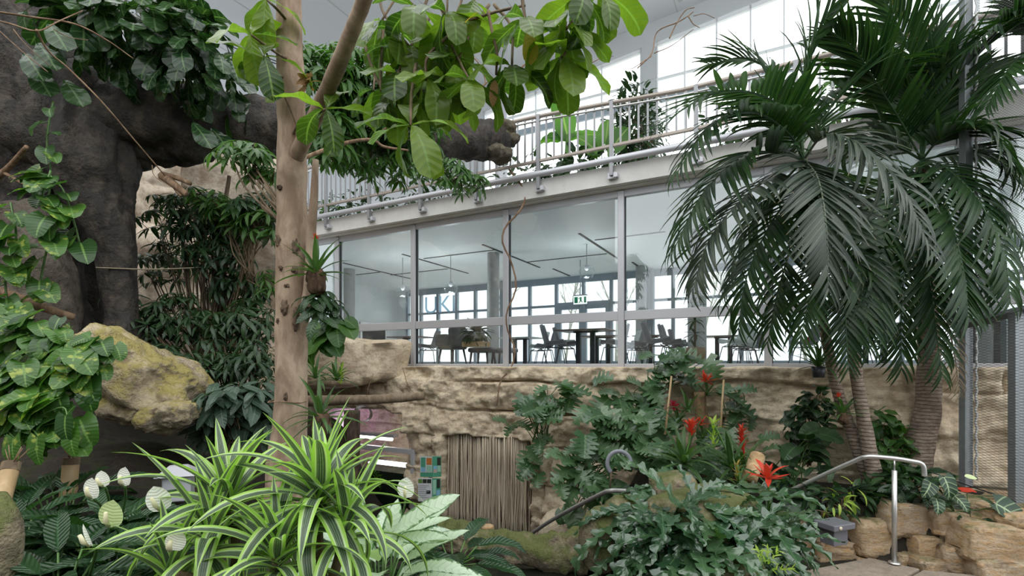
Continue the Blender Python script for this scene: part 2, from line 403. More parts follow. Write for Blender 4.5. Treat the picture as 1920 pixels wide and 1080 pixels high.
# hatch in the cafe's side wall
def t_at(px, s):
    k = (px-CXP)/FPX; x0, y0 = AX+s*DX, AY+s*DY; return (k*y0-x0)/(NX-k*NY)
h0, h1 = t_at(674, SW), t_at(724, SW); zt = 1.62
f = MB(); f.bbox(SW, SW+.05, h0, h1, zt-.1, zt); f.bbox(SW, SW+.05, h0, h0+.1, .9, zt-.1); f.bbox(SW, SW+.05, h1-.1, h1, .9, zt-.1); f.bbox(SW, SW+.12, h0, h1, .84, .9)
th = thing('serving_hatch', 'dark serving hatch with a silver frame in the white cafe side wall', 'hatch', B(SW, (h0+h1)/2, .84))
build(f, 'frame', M_steel, th, smooth=False); build(MB().bbox(SW, SW+.015, h0+.1, h1-.1, .9, zt-.1), 'dark_inside', M_black, th, smooth=False)  # black panel stands for the unlit inside of the open hatch

# ---- gallery above ---------------------------------------------------------
TW = 6.8
def lin2(p, q, t):
    s0, z0, s1, z1 = s_at(p[0],t), z_at(*p,t), s_at(q[0],t), z_at(*q,t)
    return lambda s: z0+(z1-z0)*(s-s0)/(s1-s0)
zc = lin2((953,147),(1200,50),TW); zh = lin2((960,187),(1200,90),TW)
struct('slab_gallery', MB().bbox(-14, 13, -.2, TW, 3.1, 3.4), M_conc)
m = MB(); m.bbox(-14, 13, -.32, -.2, 3.04, 3.36); fas = struct('slab_edge', m, M_conc)
struct('trim_2', MB().bbox(-14, 13, -.2, .09, 3.02, 3.1), M_conc)
def sloped(mb, s0, s1, t0, t1, zb, ztop):       # a wall piece whose bottom and top follow the roof's slope
    f = lambda z, s: z(s) if callable(z) else z
    mb.hexa(np.array([B(s0,t0,f(zb,s0)),B(s1,t0,f(zb,s1)),B(s1,t1,f(zb,s1)),B(s0,t1,f(zb,s0)),B(s0,t0,f(ztop,s0)),B(s1,t0,f(ztop,s1)),B(s1,t1,f(ztop,s1)),B(s0,t1,f(ztop,s0))]))
W0, W1, W2 = s_at(905,TW), s_at(1203,TW), s_at(1229,TW)
m = MB(); sloped(m, -20, 14, TW, TW+.3, zh, lambda s: zc(s)+.1); sloped(m, W1, W2, TW, TW+.3, 3.4, zh); sloped(m, -20, W0, TW, TW+.3, 3.4, zh)
W3 = W2+5.6; sloped(m, W3, W3+.4, TW, TW+.3, 3.4, zh); struct('wall_gallery', m, simple('grey_wall_paint', (.56,.58,.59), .7))
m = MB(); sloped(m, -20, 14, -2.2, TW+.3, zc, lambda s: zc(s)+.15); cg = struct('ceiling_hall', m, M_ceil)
for k in range(16):
    s = -18+k*2.0; m = MB(); sloped(m, s, s+.025, -2.2, TW, lambda q: zc(q)-.006, lambda q: zc(q)+.01); struct('ceiling_joint', m, M_col, cg)
def upper_window(i, s0, s1, mull):
    f = MB(); sloped(f, s0, s1, TW+.05, TW+.15, lambda s: zh(s)-.12, zh)
    for x in [s0+.04]+mull+[s1-.04]: sloped(f, x-.022, x+.022, TW+.05, TW+.15, 3.4, zh)
    z = z_at(1145,172,TW)+.05; f.bbox(s0, s1, TW+.06, TW+.14, z-.03, z+.03)
    fr = struct(f'window_{50+i}', f, M_white); struct('sun_louvre', MB().bbox(s0, s1, TW+.5, TW+.6, z-.48, z-.28), M_frame2, fr)
    m = MB(); sloped(m, s0, s1, TW+.09, TW+.10, 3.4, zh); struct('pane', m, M_clear, fr)
upper_window(0, W0, W1, [s_at(u,TW) for u in (960,1003,1066,1127)])
upper_window(1, W2, W3, [s_at(u,TW) for u in (1283,1343,1407,1470)])
upper_window(2, W3+.4, 12, [W3+.4+1.4*k for k in range(1,5)])
p = BP(940, 235, 4.6); m = MB(); m.lathe(V(p[0],p[1],0), [(.19,3.4),(.19,11)], 28); struct('column_gallery', m, M_alu, smooth=True)
M_hall = stone('hall_rock', (.16,.13,.10), (.24,.20,.16), (.10,.08,.06), .7, moss=(.05,.09,.03), mossamt=.6)
struct('wall_unseen_left', MB().box((-11,3,3), (.4,14,13)), M_hall)  # unseen wall put in to darken the open side of the hall
struct('wall_unseen_rear', MB().box((0,-7,.4), (24,.4,5)), M_hall)  # unseen low wall added behind the camera to cut horizon light
struct('floor_hall', MB().box((0,-3.6,-2.2), (24,7,.3)), M_hall)
struct('wall_end', MB().bbox(-20.2, -20, -3, TW+.3, -3, 11), M_white)
# railing
TR = -.40; pu = [612,693,789,893,1010,1147]
ps = [s_at(u, TR) for u in pu]; gap = (ps[-1]-ps[0])/5
while ps[-1] < 9.6: ps.append(ps[-1]+gap)
while ps[0] > -8: ps.insert(0, ps[0]-gap)
ra = thing('balcony_railing', 'steel balustrade with upright bars along the gallery edge above the windows', 'railing', B(0, TR, 3.1))
ZB = 3.66
_rp = [(s_at(x,TR), z_at(x,y,TR)) for x, y in ((612,306),(697,288),(1010,218),(1145,193),(1280,169))]
ZT = lambda s: float(np.interp(s, [q[0] for q in _rp], [q[1] for q in _rp]))
m = MB(); m.tube([B(s,TR,ZT(s)) for s in np.linspace(ps[0]-.3,ps[-1]+.3,60)], .035, 10); build(m, 'handrail', M_railtop, ra)
m = MB(); m.tube([B(s,TR-.02,ZT(s)-.09) for s in np.linspace(ps[0]-.3,ps[-1]+.3,60)], .018, 8); build(m, 'wire_rail', M_steel, ra)
m = MB(); m.bbox(ps[0]-.3, ps[-1]+.3, TR-.03, TR+.03, ZB-.02, ZB+.02); build(m, 'bottom_rail', M_railtop, ra, smooth=False)
m = MB(); m.tube([B(ps[0]-.6,TR-.02,3.42), B(ps[-1]+.6,TR-.02,3.42)], .055, 12); build(m, 'drain_pipe', M_alu, ra, 'round grey pipe under the bars')
for i, s in enumerate(ps):
    m = MB(); m.bbox(s-.03, s+.03, TR-.045, TR+.02, 3.16, ZT(s)+.02); po = build(m, 'post', M_rail, ra, smooth=False)
    m = MB(); m.bbox(s-.07, s+.07, TR, TR+.08, 3.12, 3.22); m.bbox(s+.03, s+.1, TR-.02, TR+.06, 3.13, 3.2); build(m, 'bracket', M_alu, po, smooth=False)
nb = 0
for i in range(len(ps)-1):
    for k in range(1, 9):
        s = ps[i]+gap*k/9
        if abs(s) > 8 or nb >= 98: continue
        nb += 1; m = MB(); m.bbox(s-.014, s+.014, TR-.012, TR+.012, ZB, ZT(s)-.02); build(m, 'baluster', M_rail, ra, smooth=False)
# spotlights under the hall ceiling
for px, py, lab in ((1150,60,'small grey spotlight with an orange filter under the hall ceiling above the foliage'), (1272,10,'small grey spotlight under the sloping ceiling nearest the tangled twigs')):
    p0 = BP(px, py, TW-.9); p = V(p0[0], p0[1], p0[2])
    s_, t_ = st(p); zt_ = zc(s_); t = thing('ceiling_spotlight', lab, 'spotlight', (p[0],p[1],zt_-.3))
    build(MB().tube([(p[0],p[1],zt_),(p[0],p[1],zt_-.14)], .02, 8), 'stem', M_alu, t)
    build(MB().tube([(p[0]-.1,p[1]-.1,zt_-.18),(p[0]+.1,p[1],zt_-.26)], [.09,.11], 12), 'lamp_head', M_col, t)
    if 'orange' in lab: build(MB().tube([(p[0]-.24,p[1]-.12,zt_-.2),(p[0]-.22,p[1]-.04,zt_-.2)], .08, 12), 'filter_disc', simple('orange_filter', (.8,.2,.05), .4), t)
p = U(392, 62, 8.85); t = thing('track_light', 'grey clip light on two taut wires under the hall ceiling', 'spotlight', (p[0],p[1],p[2]-.3))
build(MB().box(p+V(0,0,-.16), (.26,.16,.12), .5), 'lamp_head', M_col, t, smooth=False)
for k in (-1, 1): build(MB().tube([p+V(-1.5,-1.6+k*.09,-.1), p+V(0,k*.09,-.1), p+V(2.4,2.2+k*.09,-.1)], .014, 6), 'wire', M_blackm, t)

# ---- cafe furniture --------------------------------------------------------
def make_chair(mat, label):
    t = thing('shell_chair', label, 'chair')
    pr = spline([(.24,.425),(.2,.45),(.06,.435),(-.1,.415),(-.19,.445),(-.235,.55),(-.275,.70),(-.31,.83)], 22)
    m = MB(); nu = 10; vs = []
    for i, (x, z) in enumerate(pr):
        k = i/22; wd = .235*(1-.22*max(0,k-.55)/.45)*(1-.3*max(0, k-.9)/.1)*(1-.2*max(0,.08-k)/.08)
        for j in range(nu+1):
            u = j/nu*2-1; c = abs(u)**2.4*(.085 if k > .12 else .03)
            vs.append((x+c*(.9 if k > .5 else .1), u*wd, z+c*(.15 if k > .5 else .9)))
    vs = np.array(vs); i, j = np.meshgrid(np.arange(22), np.arange(nu), indexing='ij'); i = i.ravel(); j = j.ravel(); q = nu+1
    m.add(vs, np.c_[i*q+j, i*q+j+1, (i+1)*q+j+1, (i+1)*q+j])
    o = build(m, 'shell', mat, t, local=True); mo = o.modifiers.new('thick', 'SOLIDIFY'); mo.thickness = .012
    for sx_ in (1, -1):
        for sy in (1, -1):
            build(MB().tube([(sx_*.08,sy*.1,.40),(sx_*.17,sy*.17,.36),(sx_*.24,sy*.23,0)], .009, 6), 'leg', M_blackm, t, local=True)
    build(MB().tube([(.17,.17,.36),(-.17,.17,.36),(-.17,-.17,.36),(.17,-.17,.36),(.17,.17,.36)], .008, 6), 'brace', M_blackm, t, local=True)
    return t
gch = make_chair(M_greyshell, 'x'); pch = make_chair(M_paleshell, 'x'); used = set()
G_CH = 'shell chairs in the cafe behind glass'
def chair(px, Y, face, lab, pale=False):
    src = pch if pale else gch; p = P(px, HY, Y); z = math.radians(face)
    if id(src) not in used:
        used.add(id(src)); src.location = (p[0],p[1],0); src.rotation_euler = (0,0,z); src['label'] = lab; src['group'] = G_CH
    else: dup(src, (p[0],p[1],0), z, lab, G_CH)
for a in ((803,12.6,172,'grey shell chair behind glass, seen side-on next to the dark armchair'),
          (1008,13.0,178,'pale green shell chair in front of the small dark grey one', True),
          (1021,12.6,182,'small dark grey shell chair nearest the pale one by the thin mullion'),
          (1040,10.6,-12,'grey shell chair with its back to the wall at the big dark table'),
          (1062,11.4,-8,'second grey shell chair tucked behind the one at the big dark table'),
          (1152,10.4,186,'grey shell chair across the big dark table facing it, beside the mullion'),
          (1180,12.4,184,'pale shell chair just past the mullion behind a grey chair', True),
          (1193,11.2,190,'grey shell chair with a wide back in front of the round grey column'),
          (1196,12.6,190,'pale shell chair half hidden against the round grey column', True),
          (1232,9.7,-5,'dark grey shell chair alone at left of the basket planter, tall back towards column'),
          (1262,10.4,-30,'grey shell chair turned to the viewer beside the basket planter'),
          (1278,11.9,-25,'grey shell chair behind the turned one at the basket planter'),
          (1378,10.0,184,'pale green shell chair front-most of three stacked along the table', True),
          (1392,11.2,184,'pale green shell chair in the middle of the three by the table', True),
          (1396,12.2,184,'pale green shell chair rearmost of the three by the table', True),
          (1413,12.6,186,'low dark shell chair beside the mullion next to the palm'),
          (1510,10.6,178,'dark shell chair behind the palm fronds beyond the mullion'),
          (1600,10.2,182,'dark shell chair seen between the palm trunks'),
          (1655,9.9,182,'dark shell chair with wire legs just past the ringed palm trunk')):
    chair(*a)
def make_table(px, Y, w_, d_, rz, lab, topm=None, round_=False):
    p = P(px, HY, Y); t = thing('cafe_table', lab, 'table', (p[0],p[1],0), 'tables in the cafe behind glass', rz)
    if round_: build(MB().lathe((0,0,0), [(0,.72),(w_/2,.72),(w_/2,.75),(0,.75)], 28), 'table_top', topm or M_darkwood, t, local=True, smooth=False)
    else: bevel(build(MB().box((0,0,.735), (w_,d_,.03)), 'table_top', topm or M_darkwood, t, local=True, smooth=False), .01)
    build(MB().box((0,0,.705), (w_*.45,.12,.03)), 'top_plate', M_blackm, t, local=True, smooth=False)
    for x in (-.16, .16) if w_ > .8 else (0,):
        build(MB().box((x,0,.36), (.1,.08,.66)), 'pedestal', M_blackm, t, local=True, smooth=False)
    build(MB().box((0,0,.015), (w_*.55,.5,.03)), 'foot', M_blackm, t, local=True, smooth=False)
make_table(1098, 10.9, 1.15, .8, BROT, 'large dark cafe table on two black posts behind the third pane')
make_table(1130, 13.2, 1.2, .8, BROT, 'dark cafe table half hidden behind the large two-post table')
make_table(1357, 13.2, 1.0, .8, BROT, 'dark cafe table beside the round column and pale green chairs')
make_table(975, 14.0, 1.1, .8, BROT, 'white topped cafe table between the mullion and the pale chair', M_paleshell)
make_table(770, 13.6, 1.0, .8, BROT, 'dark cafe table by the mullion next to the raised rock ledge')
make_table(1220, 13.0, .8, .7, BROT, 'low black cafe table seen under the lone dark chair')
make_table(1640, 10.8, 1.1, .8, BROT, 'dark cafe table seen between the palm trunks')
make_table(1845, 8.6, .9, .9, BROT, 'pale round cafe table seen through the wire mesh', M_paleshell, True)
p = P(848, HY, 11.6); t = thing('armchair', 'black leather armchair with splayed legs beside the planter bench', 'armchair', (p[0],p[1],0), rz=BROT+2.9)
m = MB(); m.rock((0,0,.42), (.56,.56,.16), 0, 3, 3, .45, .01); build(m, 'seat', M_leather, t, local=True)
m = MB(); m.rock((-.22,0,.62), (.13,.56,.5), 0, 4, 3, .45, .01, tilt=-.15); build(m, 'backrest', M_leather, t, local=True)
for y in (-.27,.27): m = MB(); m.rock((.02,y,.55), (.5,.08,.28), 0, 5, 3, .45, .01); build(m, 'arm', M_leather, t, local=True)
for x in (-.2,.2):
    for y in (-.2,.2): build(MB().tube([(x*.9,y*.9,.36),(x*1.15,y*1.15,0)], [.025,.015], 8), 'leg', M_blackm, t, local=True)
for px, Y, lab in ((945,11.7,'dark padded stool with tapering legs beside the mullion'), (905,11.4,'dark stool under the potted plant bench')):
    p = P(px, HY, Y); t = thing('padded_stool', lab, 'stool', (p[0],p[1],0), rz=BROT)
    m = MB(); m.rock((0,0,.33), (.62,.46,.13), 0, 7, 3, .5, .01); build(m, 'seat', M_greyshell if px > 920 else M_leather, t, local=True)
    for x in (-.2,.2):
        for y in (-.15,.15): build(MB().tube([(x,y,.3),(x*1.15,y*1.15,0)], [.03,.018], 8), 'leg', M_blackm, t, local=True)
# wooden tray with potted plant
p = P(893, HY, 10.9); t = thing('wooden_tray', 'pale wooden tray box under the potted fern on the stool', 'tray', (p[0],p[1],.385), rz=BROT)
bevel(build(MB().box((0,0,.055), (.5,.36,.11)), 'tray_body', M_wood, t, local=True, smooth=False), .008)
# exit sign
p = P(1088, 563, 14.5); t = thing('exit_sign', 'green and white emergency exit sign hanging from the cafe ceiling', 'sign', (p[0],p[1],p[2]-.12), rz=BROT)
build(MB().box((0,0,.13), (.40,.03,.24)), 'sign_plate', lampmat('sign_white', (.95,1,.97), 1.1), t, local=True, smooth=False)
gm = simple('sign_green', (.0,.32,.16), .5); m = MB()
m.box((-.12,-.018,.13), (.1,.006,.17)); m.box((.15,-.018,.13), (.06,.006,.17)); m.box((.02,-.018,.15), (.05,.006,.10)); m.tube([(.02,-.018,.1),(-.03,-.018,.05)], .012, 6); m.tube([(.03,-.018,.1),(.07,-.018,.06)], .012, 6); m.tube([(.0,-.018,.19),(-.05,-.018,.16)], .01, 6); m.lathe((.03,-.018,.2), [(0,-.018),(.018,0),(0,.018)], 8)
build(m, 'pictogram', gm, t, local=True); build(MB().tube([(0,0,.25),(0,0,3.0-(p[2]-.12))], .012, 6), 'hanger', M_frame2, t, local=True); build(MB().box((0,0,.265), (.42,.05,.03)), 'housing', M_frame2, t, local=True, smooth=False)
# glass pendant lamps
for px, py, Y, lab in ((755,545,14.2,'glass pendant lamp nearest the white side wall of the cafe'), (845,538,13.8,'glass pendant lamp in front of the lettered far window'), (1100,508,12.6,'glass pendant lamp above the big dark table')):
    p = P(px, py, Y); t = thing('pendant_lamp', lab, 'lamp', (p[0],p[1],p[2]-.15), 'glass pendant lamps in the cafe')
    build(MB().lathe(p, [(.05,.14),(.17,.1),(.2,-.02),(.15,-.16),(.148,-.16),(.195,-.02),(.165,.095),(.05,.13)], 20), 'glass_shade', M_clear, t)
    build(MB().lathe(p, [(0,.0),(.05,.03),(.06,.14),(0,.16)], 12), 'lamp_holder', M_alu, t)
    l = bpy.data.lights.new('cafe_fill_light', 'POINT'); l.energy = 24; l.color = (.90,.96,1); l.shadow_soft_size = .12; lo = bpy.data.objects.new('cafe_fill_light', l); C.objects.link(lo); lo.location = p-V(0,0,.35)  # fill light added below the shade to brighten the cafe
    build(MB().tube([(p[0],p[1],p[2]+.15),(p[0],p[1],3.0)], .01, 6), 'cord', M_col, t)
# pale lettering stuck on the far window
tx = bpy.data.curves.new('lettering', 'FONT'); tx.body = 'UKI'; tx.size = .95; tx.extrude = .004
ot = bpy.data.objects.new('t', tx); C.objects.link(ot); bpy.context.view_layer.update(); me = bpy.data.meshes.new_from_object(ot); bpy.data.objects.remove(ot); o = bpy.data.objects.new('window_lettering', me); C.objects.link(o); q = B(s_at(795,TB-.08), TB-.08, 2.02); o.location = q; o.rotation_euler = (math.pi/2, 0, BROT)
lm_ = NT('letter_film'); lt_ = lm_.n('ShaderNodeBsdfTranslucent'); lm_.put(lt_.inputs[0], (.50,.62,.70)); o.data.materials.append(lm_.done(lt_.outputs[0])); tag(o, 'pale blue capital letters stuck on the far cafe window', 'lettering')
# outside: ground and bare trees
struct('ground_outside', MB().bbox(-30, 40, TB+.4, 45, -.4, -.3), simple('pale_gravel', (.5,.5,.46), .9))
M_twig = simple('hazed_twig', (.38,.38,.33), .9)  # branches kept pale: haze over the outdoor trees put into their colour
def bare_tree(base, h, seed, lab):
    r = random.Random(seed); t = thing('bare_tree', lab, 'tree', base, 'leafless trees outside the cafe'); m = MB(); tw = MB()
    def grow(p, d, L, rad, lev):
        n = 5; pts = [p]
        for i in range(n): d = nrm(d+V(r.uniform(-.16,.16), r.uniform(-.16,.16), r.uniform(-.02,.14))); pts.append(pts[-1]+d*L/n)
        (m if lev == 0 else tw).tube(pts, [rad, rad*.55], 5 if lev else 8)
        if lev < 3:
            for i in range(5 if lev < 2 else 3):
                k = r.uniform(.3,1); q = pts[min(n, int(k*n))]; grow(q, nrm(d+V(r.uniform(-.9,.9), r.uniform(-.9,.9), r.uniform(-.1,.6))), L*r.uniform(.4,.62), rad*.45, lev+1)
    grow(np.asarray(base, float), V(r.uniform(-.1,.1),0,1), h, h*.014, 0)
    build(m, 'trunk', M_twig, t); build(tw, 'branches', M_twig, t)
for i, (s, tt) in enumerate(((-4.5,14),(-1.5,12.5),(1.2,15),(3.0,12),(5.6,13.5),(9,14),(-8,13))):
    bare_tree(B(s, tt, -.3), random.uniform(4.5, 6.5), i, ['bare tree outside the cafe behind the lettered window','bare tree outside the second glazing bay','bare tree outside just beside the exit door','bare tree outside the exit door with leaning twigs','bare tree outside behind the round column','bare tree outside behind the palm','bare tree outside behind the white side wall'][i])
# ---- stone and soil materials ---------------------------------------------
M_sand = stone('sandstone', (.62,.50,.36), (.76,.65,.49), (.46,.35,.245), 1.0, moss=(.46,.42,.18), mossamt=.28, strata=.5)
M_cliff = stone('pale_cliff_rock', (.44,.36,.28), (.55,.47,.38), (.30,.23,.17), .9, moss=(.22,.24,.10), mossamt=.3)
M_dark = stone('dark_trunk_bark', (.022,.019,.017), (.045,.040,.036), (.085,.066,.052), 1.3, rough=.7, bump=1.0)
M_boulder = stone('mossy_boulder', (.33,.27,.19), (.46,.38,.26), (.15,.115,.09), 1.8, moss=(.35,.29,.085), mossamt=.68, bump=1.0)
M_mossrock = stone('green_mossy_rock', (.20,.165,.11), (.30,.25,.17), (.10,.08,.06), 2.2, moss=(.105,.125,.03), mossamt=.74, bump=.9)
M_drystone = stone('dry_stone', (.30,.23,.16), (.43,.35,.26), (.36,.225,.105), 1.9, moss=(.11,.13,.04), mossamt=.46, useRnd=.45, strata=.8)
M_soil = stone('dark_soil', (.022,.017,.013), (.04,.031,.023), (.014,.011,.009), 3, moss=(.035,.042,.014), mossamt=.45, rough=.95)
M_slab = stone('paving_slab', (.25,.205,.16), (.30,.25,.2), (.20,.165,.13), 2.2, bump=.25)
M_pathm = stone('lower_path', (.30,.26,.22), (.36,.32,.27), (.22,.19,.16), 2, bump=.2)

# ---- ground: a height field through surveyed points -----------------------
def sst(a, b, x): u = min(1, max(0, (x-a)/(b-a))); return u*u*(3-2*u)
gp = []
def G(x, y, z): gp.append((x, y, z))
for px, py, Y in ((540,1010,3.3),(600,1060,3.7),(640,1060,4.6),(610,1000,6.0),(680,1040,5.5),(560,1040,4.5),(300,900,3.6),(100,900,3.2),(250,830,4.2),(60,760,4.6),(420,830,5.0),(400,760,6.5),(300,720,7.5),(420,760,8.5),(1640,945,5.75),(1720,915,6.3),(1820,920,5.6),(1900,950,5.2),(1560,935,5.4),(1480,925,5.8),(1300,985,4.3),(1420,900,6.2),(1300,880,6.8),(1200,905,6.9),(1390,835,7.4),(1250,840,7.6)): p = P(px,py,Y); G(*p)
for x, y, z in ((-3,1,-1.55),(-1.5,1,-1.6),(0,1,-1.7),(1.5,1,-1.85),(3,1,-1.9),(-2.6,2.2,-1.15),(-1.2,2.2,-1.25),(-.3,2.6,-1.5),(.2,3.6,-1.98),(.4,4.2,-1.98),(.3,2.9,-1.98),(-.4,3.4,-1.98),(.9,3.6,-1.98),(.3,5.4,-2.3),(.2,6.4,-3.1),(0,7.5,-3.42),(-.6,9,-3.42),(.6,9.6,-3.42),(-2.2,9.5,-3.42),(-2.4,11.5,-3.4),(1.0,7.6,-3.3),(1.4,8.6,-3.4),(-.8,5,-2.2),(-1.6,7,-2.9),(-1.9,5,-1.4),(2.6,4.2,-1.93),(3.6,4.0,-1.93),(4.6,3.6,-1.93),(2.2,4.6,-1.9),(5,3,-1.93),(7,5,-1.5),(8,3,-1.7),(-6,3,-.7),(-6,6,-.5),(-7,9,-.6),(-6,11,-.8),(-4,10,-1.0),(-9,2,-.4),(2.3,7.2,-1.9),(3.6,7.4,-1.7),(4.6,6.9,-1.6),(9,8,-1.5),(-8,13,-.6),(0,12,-3.4),(6,6.5,-1.5)): G(x,y,z)
gp = np.array(gp)
def gz(x, y):
    d2 = (gp[:,0]-x)**2+(gp[:,1]-y)**2+.03; w_ = d2**-1.7
    z = float((w_*gp[:,2]).sum()/w_.sum())
    if x > 2.0:
        k = sst(-.06, .10, y-(5.60-.40*(x-2.85)))*min(1, 1); k = max(k, 1-sst(2.0, 2.5, x)); z = z*k+min(z, -1.99)*(1-k)
    return z
nx, ny = 150, 110; xs = np.linspace(-10, 10, nx); ys = np.linspace(-.5, 12.5, ny)
vs = [(x, y, gz(x,y)+.03*fbm((x,y,0), 2.2)) for y in ys for x in xs]
i, j = np.meshgrid(np.arange(ny-1), np.arange(nx-1), indexing='ij'); i = i.ravel(); j = j.ravel()
struct('ground', MB().add(vs, np.c_[i*nx+j, i*nx+j+1, (i+1)*nx+j+1, (i+1)*nx+j]), M_soil, smooth=True)

# ---- artificial rock wall below the windows --------------------------------
TRK = -.62
D0, D1 = s_at(833, TRK), s_at(992, TRK)
Q0, Q1 = s_at(612, TRK), s_at(782, TRK)
zb = [-.30, -.85, -1.42, -2.05, -2.7]
rj = random.Random(5); joints = []
for k in range(6):
    s = -7.5+rj.uniform(0,1); L = []
    while s < 10.5: L.append(s); s += rj.uniform(.9, 2.3) if s > -1 else rj.uniform(1.8,3.2)
    joints.append(L)
offs = {}
def rock_t(s, z):
    zz = z+.10*fbm((s,0,3), .55, 3)
    k = sum(1 for q in zb if zz < q); L = joints[k]
    sj = s+.10*fbm((s,z,9), 1.3, 3)
    b = sum(1 for q in L if sj > q); dj = min(abs(sj-q) for q in L); dz = min(abs(zz-q) for q in zb)
    o = offs.setdefault((k,b), rj.uniform(-.10,.10))
    t = TRK-.05+o*.8+.24*fbm((s,z*1.3,1.7), .7, 6)+.07*fbm((s,z,4), 3.5, 5)
    t += .20*(1-sst(.0,.034,dz))*(.10+.90*sst(-.12,.2,fbm((s*.6,z*.3,21),.8,2)))+.18*(1-sst(0,.030,dj))*sst(-.15,.15,fbm((s*.6,z,31),.7,2))*sst(-1.5,.5,s)
    t += .25*sst(-.02,.02,z+.12)*0
    # the doorway and the aquarium niche are pushed back
    e = .05*fbm((s,z,12), 3, 3)
    top = -1.36-.05*fbm((s,0,2),2.5,3)
    ind = sst(-.03,.03,s-D0+e)*sst(-.03,.03,D1-s+e)*sst(-.03,.03,top-z)
    t += (.75-t+TRK)*ind*1.0
    inq = sst(-.06,.06,s-Q0+e)*sst(-.10,.10,(Q1-.35)-s+e)*sst(-.05,.05,-.98-z+e)
    t += 1.0*inq
    return t
s0, s1 = -7.5, 10.2; ns = 640; nz = 140
S = np.linspace(s0, s1, ns); Z = np.linspace(-3.5, -.04, nz)
vs = []
for z in Z:
    for s in S: vs.append(B(s, rock_t(s,z), z+.03*fbm((s,z,6),1.2,2)*(z < -.1)))
for tt, zz in ((-.3,-.03),(.3,-.05)):
    for s in S: vs.append(B(s, tt if tt > 0 else max(tt-.15+.1*fbm((s,0,8),1.5,3), rock_t(s,-.04)*.6-.1), zz+.02*fbm((s,tt,2),2,3)))
i, j = np.meshgrid(np.arange(nz+1), np.arange(ns-1), indexing='ij'); i = i.ravel(); j = j.ravel()
struct('wall_rock', MB().add(np.array(vs), np.c_[i*ns+j, i*ns+j+1, (i+1)*ns+j+1, (i+1)*ns+j]), M_sand, smooth=True)
# raised block of rock standing before the windows at the wall's far end
m = MB(); a0, a1 = s_at(470, -.9), s_at(738, -.9)
c = B((a0+a1)/2, -.95, -.02); m.rock(c, (a1-a0, 1.5, 1.0), BROT, 11, 6, .28, .09, 1.0, tilt=0.05)
build(m, 'rock_ledge', M_sand, None, 'long block of beige rock raised before the windows behind the trunk', 'rock')
# pale cliff at the side of the hall, beyond the dark trunk
def cliff(name, pts, H0, H1, seed, label):
    sp = spline(pts, 110); nzz = 70; vs = []
    T = np.gradient(sp, axis=0); nn = np.c_[T[:,1], -T[:,0]]; nn /= np.linalg.norm(nn, axis=1)[:,None]
    for k in range(nzz+1):
        for q in range(len(sp)):
            h = H1+.35*fbm((sp[q][0],sp[q][1],seed), .8, 3); z = H0+(h-H0)*k/nzz
            p = (sp[q][0], sp[q][1], z); zz = z+.2*fbm(p, .5, 2); ledge = abs((zz*1.3) % 1-.5)*2
            d = .55*fbm(p, .55, 5)+.14*fbm(p, 2.4, 4)-.12*(1-sst(0,.14,ledge))+.45*(z-H0)/4*-.4
            if k == nzz: d -= .8
            vs.append((p[0]+nn[q][0]*d, p[1]+nn[q][1]*d, z))
    n_ = len(sp); i, j = np.meshgrid(np.arange(nzz), np.arange(n_-1), indexing='ij'); i = i.ravel(); j = j.ravel()
    return build(MB().add(np.array(vs), np.c_[i*n_+j, i*n_+j+1, (i+1)*n_+j+1, (i+1)*n_+j]), name, M_cliff, None, label, 'rock')
cliff('rock_cliff', [V(-9.5,1,0),V(-8.6,4,0),V(-7.6,7,0),V(-6.6,9.2,0),V(-5.3,10.5,0),V(-4.75,11.2,0),V(-5.1,11.9,0)], -1.6, 4.1, 5, 'tall pale rock face behind the dark shrubs beyond the giant trunk')
m = MB(); q = P(440,360,8.2); m.rock(q, (1.5,1.3,1.2), .4, 21, 5, .6, .16, 1.2); build(m, 'cliff_boulder', M_cliff, None, 'pale rounded rock under the giant limb beside the tree trunk', 'rock')
m = MB(); q = P(490,470,8.8); m.rock(q, (1.6,1.3,1.6), -.3, 25, 5, .6, .16, 1.2); build(m, 'cliff_boulder', M_cliff, None, 'beige rock hugging the far end of the glass front behind the tree trunk', 'rock')
# ---- mossy boulder at the left --------------------------------------------
mt = thing('mossy_boulder', 'large yellow green mossy boulder with a dark hollow under its lip', 'rock', P(265,820,3.9)-V(0,0,.05))
m = MB(); m.rock(P(262,712,3.95), (.88,.75,.58), .35, 33, 6, .62, .30, 1.5, tilt=-.55)
build(m, 'boulder', M_boulder, mt)
m = MB(); m.rock(P(318,780,3.75), (.40,.45,.20), .1, 38, 5, .7, .3, 1.4, tilt=.15); m.rock(P(250,760,3.8), (.40,.40,.26), .1, 39, 5, .7, .3, 1.4, tilt=-.3); build(m, 'lip', M_boulder, mt)

# ---- giant artificial trunk with a horizontal limb --------------------------
def wob(sc, am, o=0.0):
    def f(q):
        p = (q[0]+o, q[1], q[2]); a = fbm((p[0]*2.2,p[1]*2.2,p[2]*.7), sc, 5)
        return am*a-am*.8*abs(fbm((p[0]*3,p[1]*3,p[2]*.5), sc*.7, 3))
    return f
def pxtube(mb, pts, n, seg, disp, flat=1.0):
    q = [P(a,b,Y) for a,b,Y,r in pts]; rr = [r*Y/FPX for a,b,Y,r in pts]
    sp = spline(q, seg); rs = np.interp(np.linspace(0,1,seg+1), np.linspace(0,1,len(rr)), rr)
    return mb.tube(sp, rs, n, disp=disp, flat=flat)
at = thing('giant_artificial_tree', 'huge dark artificial tree trunk with a cave-like gap and a thick horizontal limb', 'tree', P(60,760,5.2))
m = MB(); pxtube(m, [(10,800,5.0,170),(35,640,5.0,110),(40,560,5.05,92),(45,480,5.1,90),(50,400,5.2,90),(60,280,5.2,140),(50,190,5.2,160),(10,90,5.2,150),(-30,-60,5.3,140)], 90, 130, wob(1.3,.26)); build(m, 'trunk', M_dark, at)
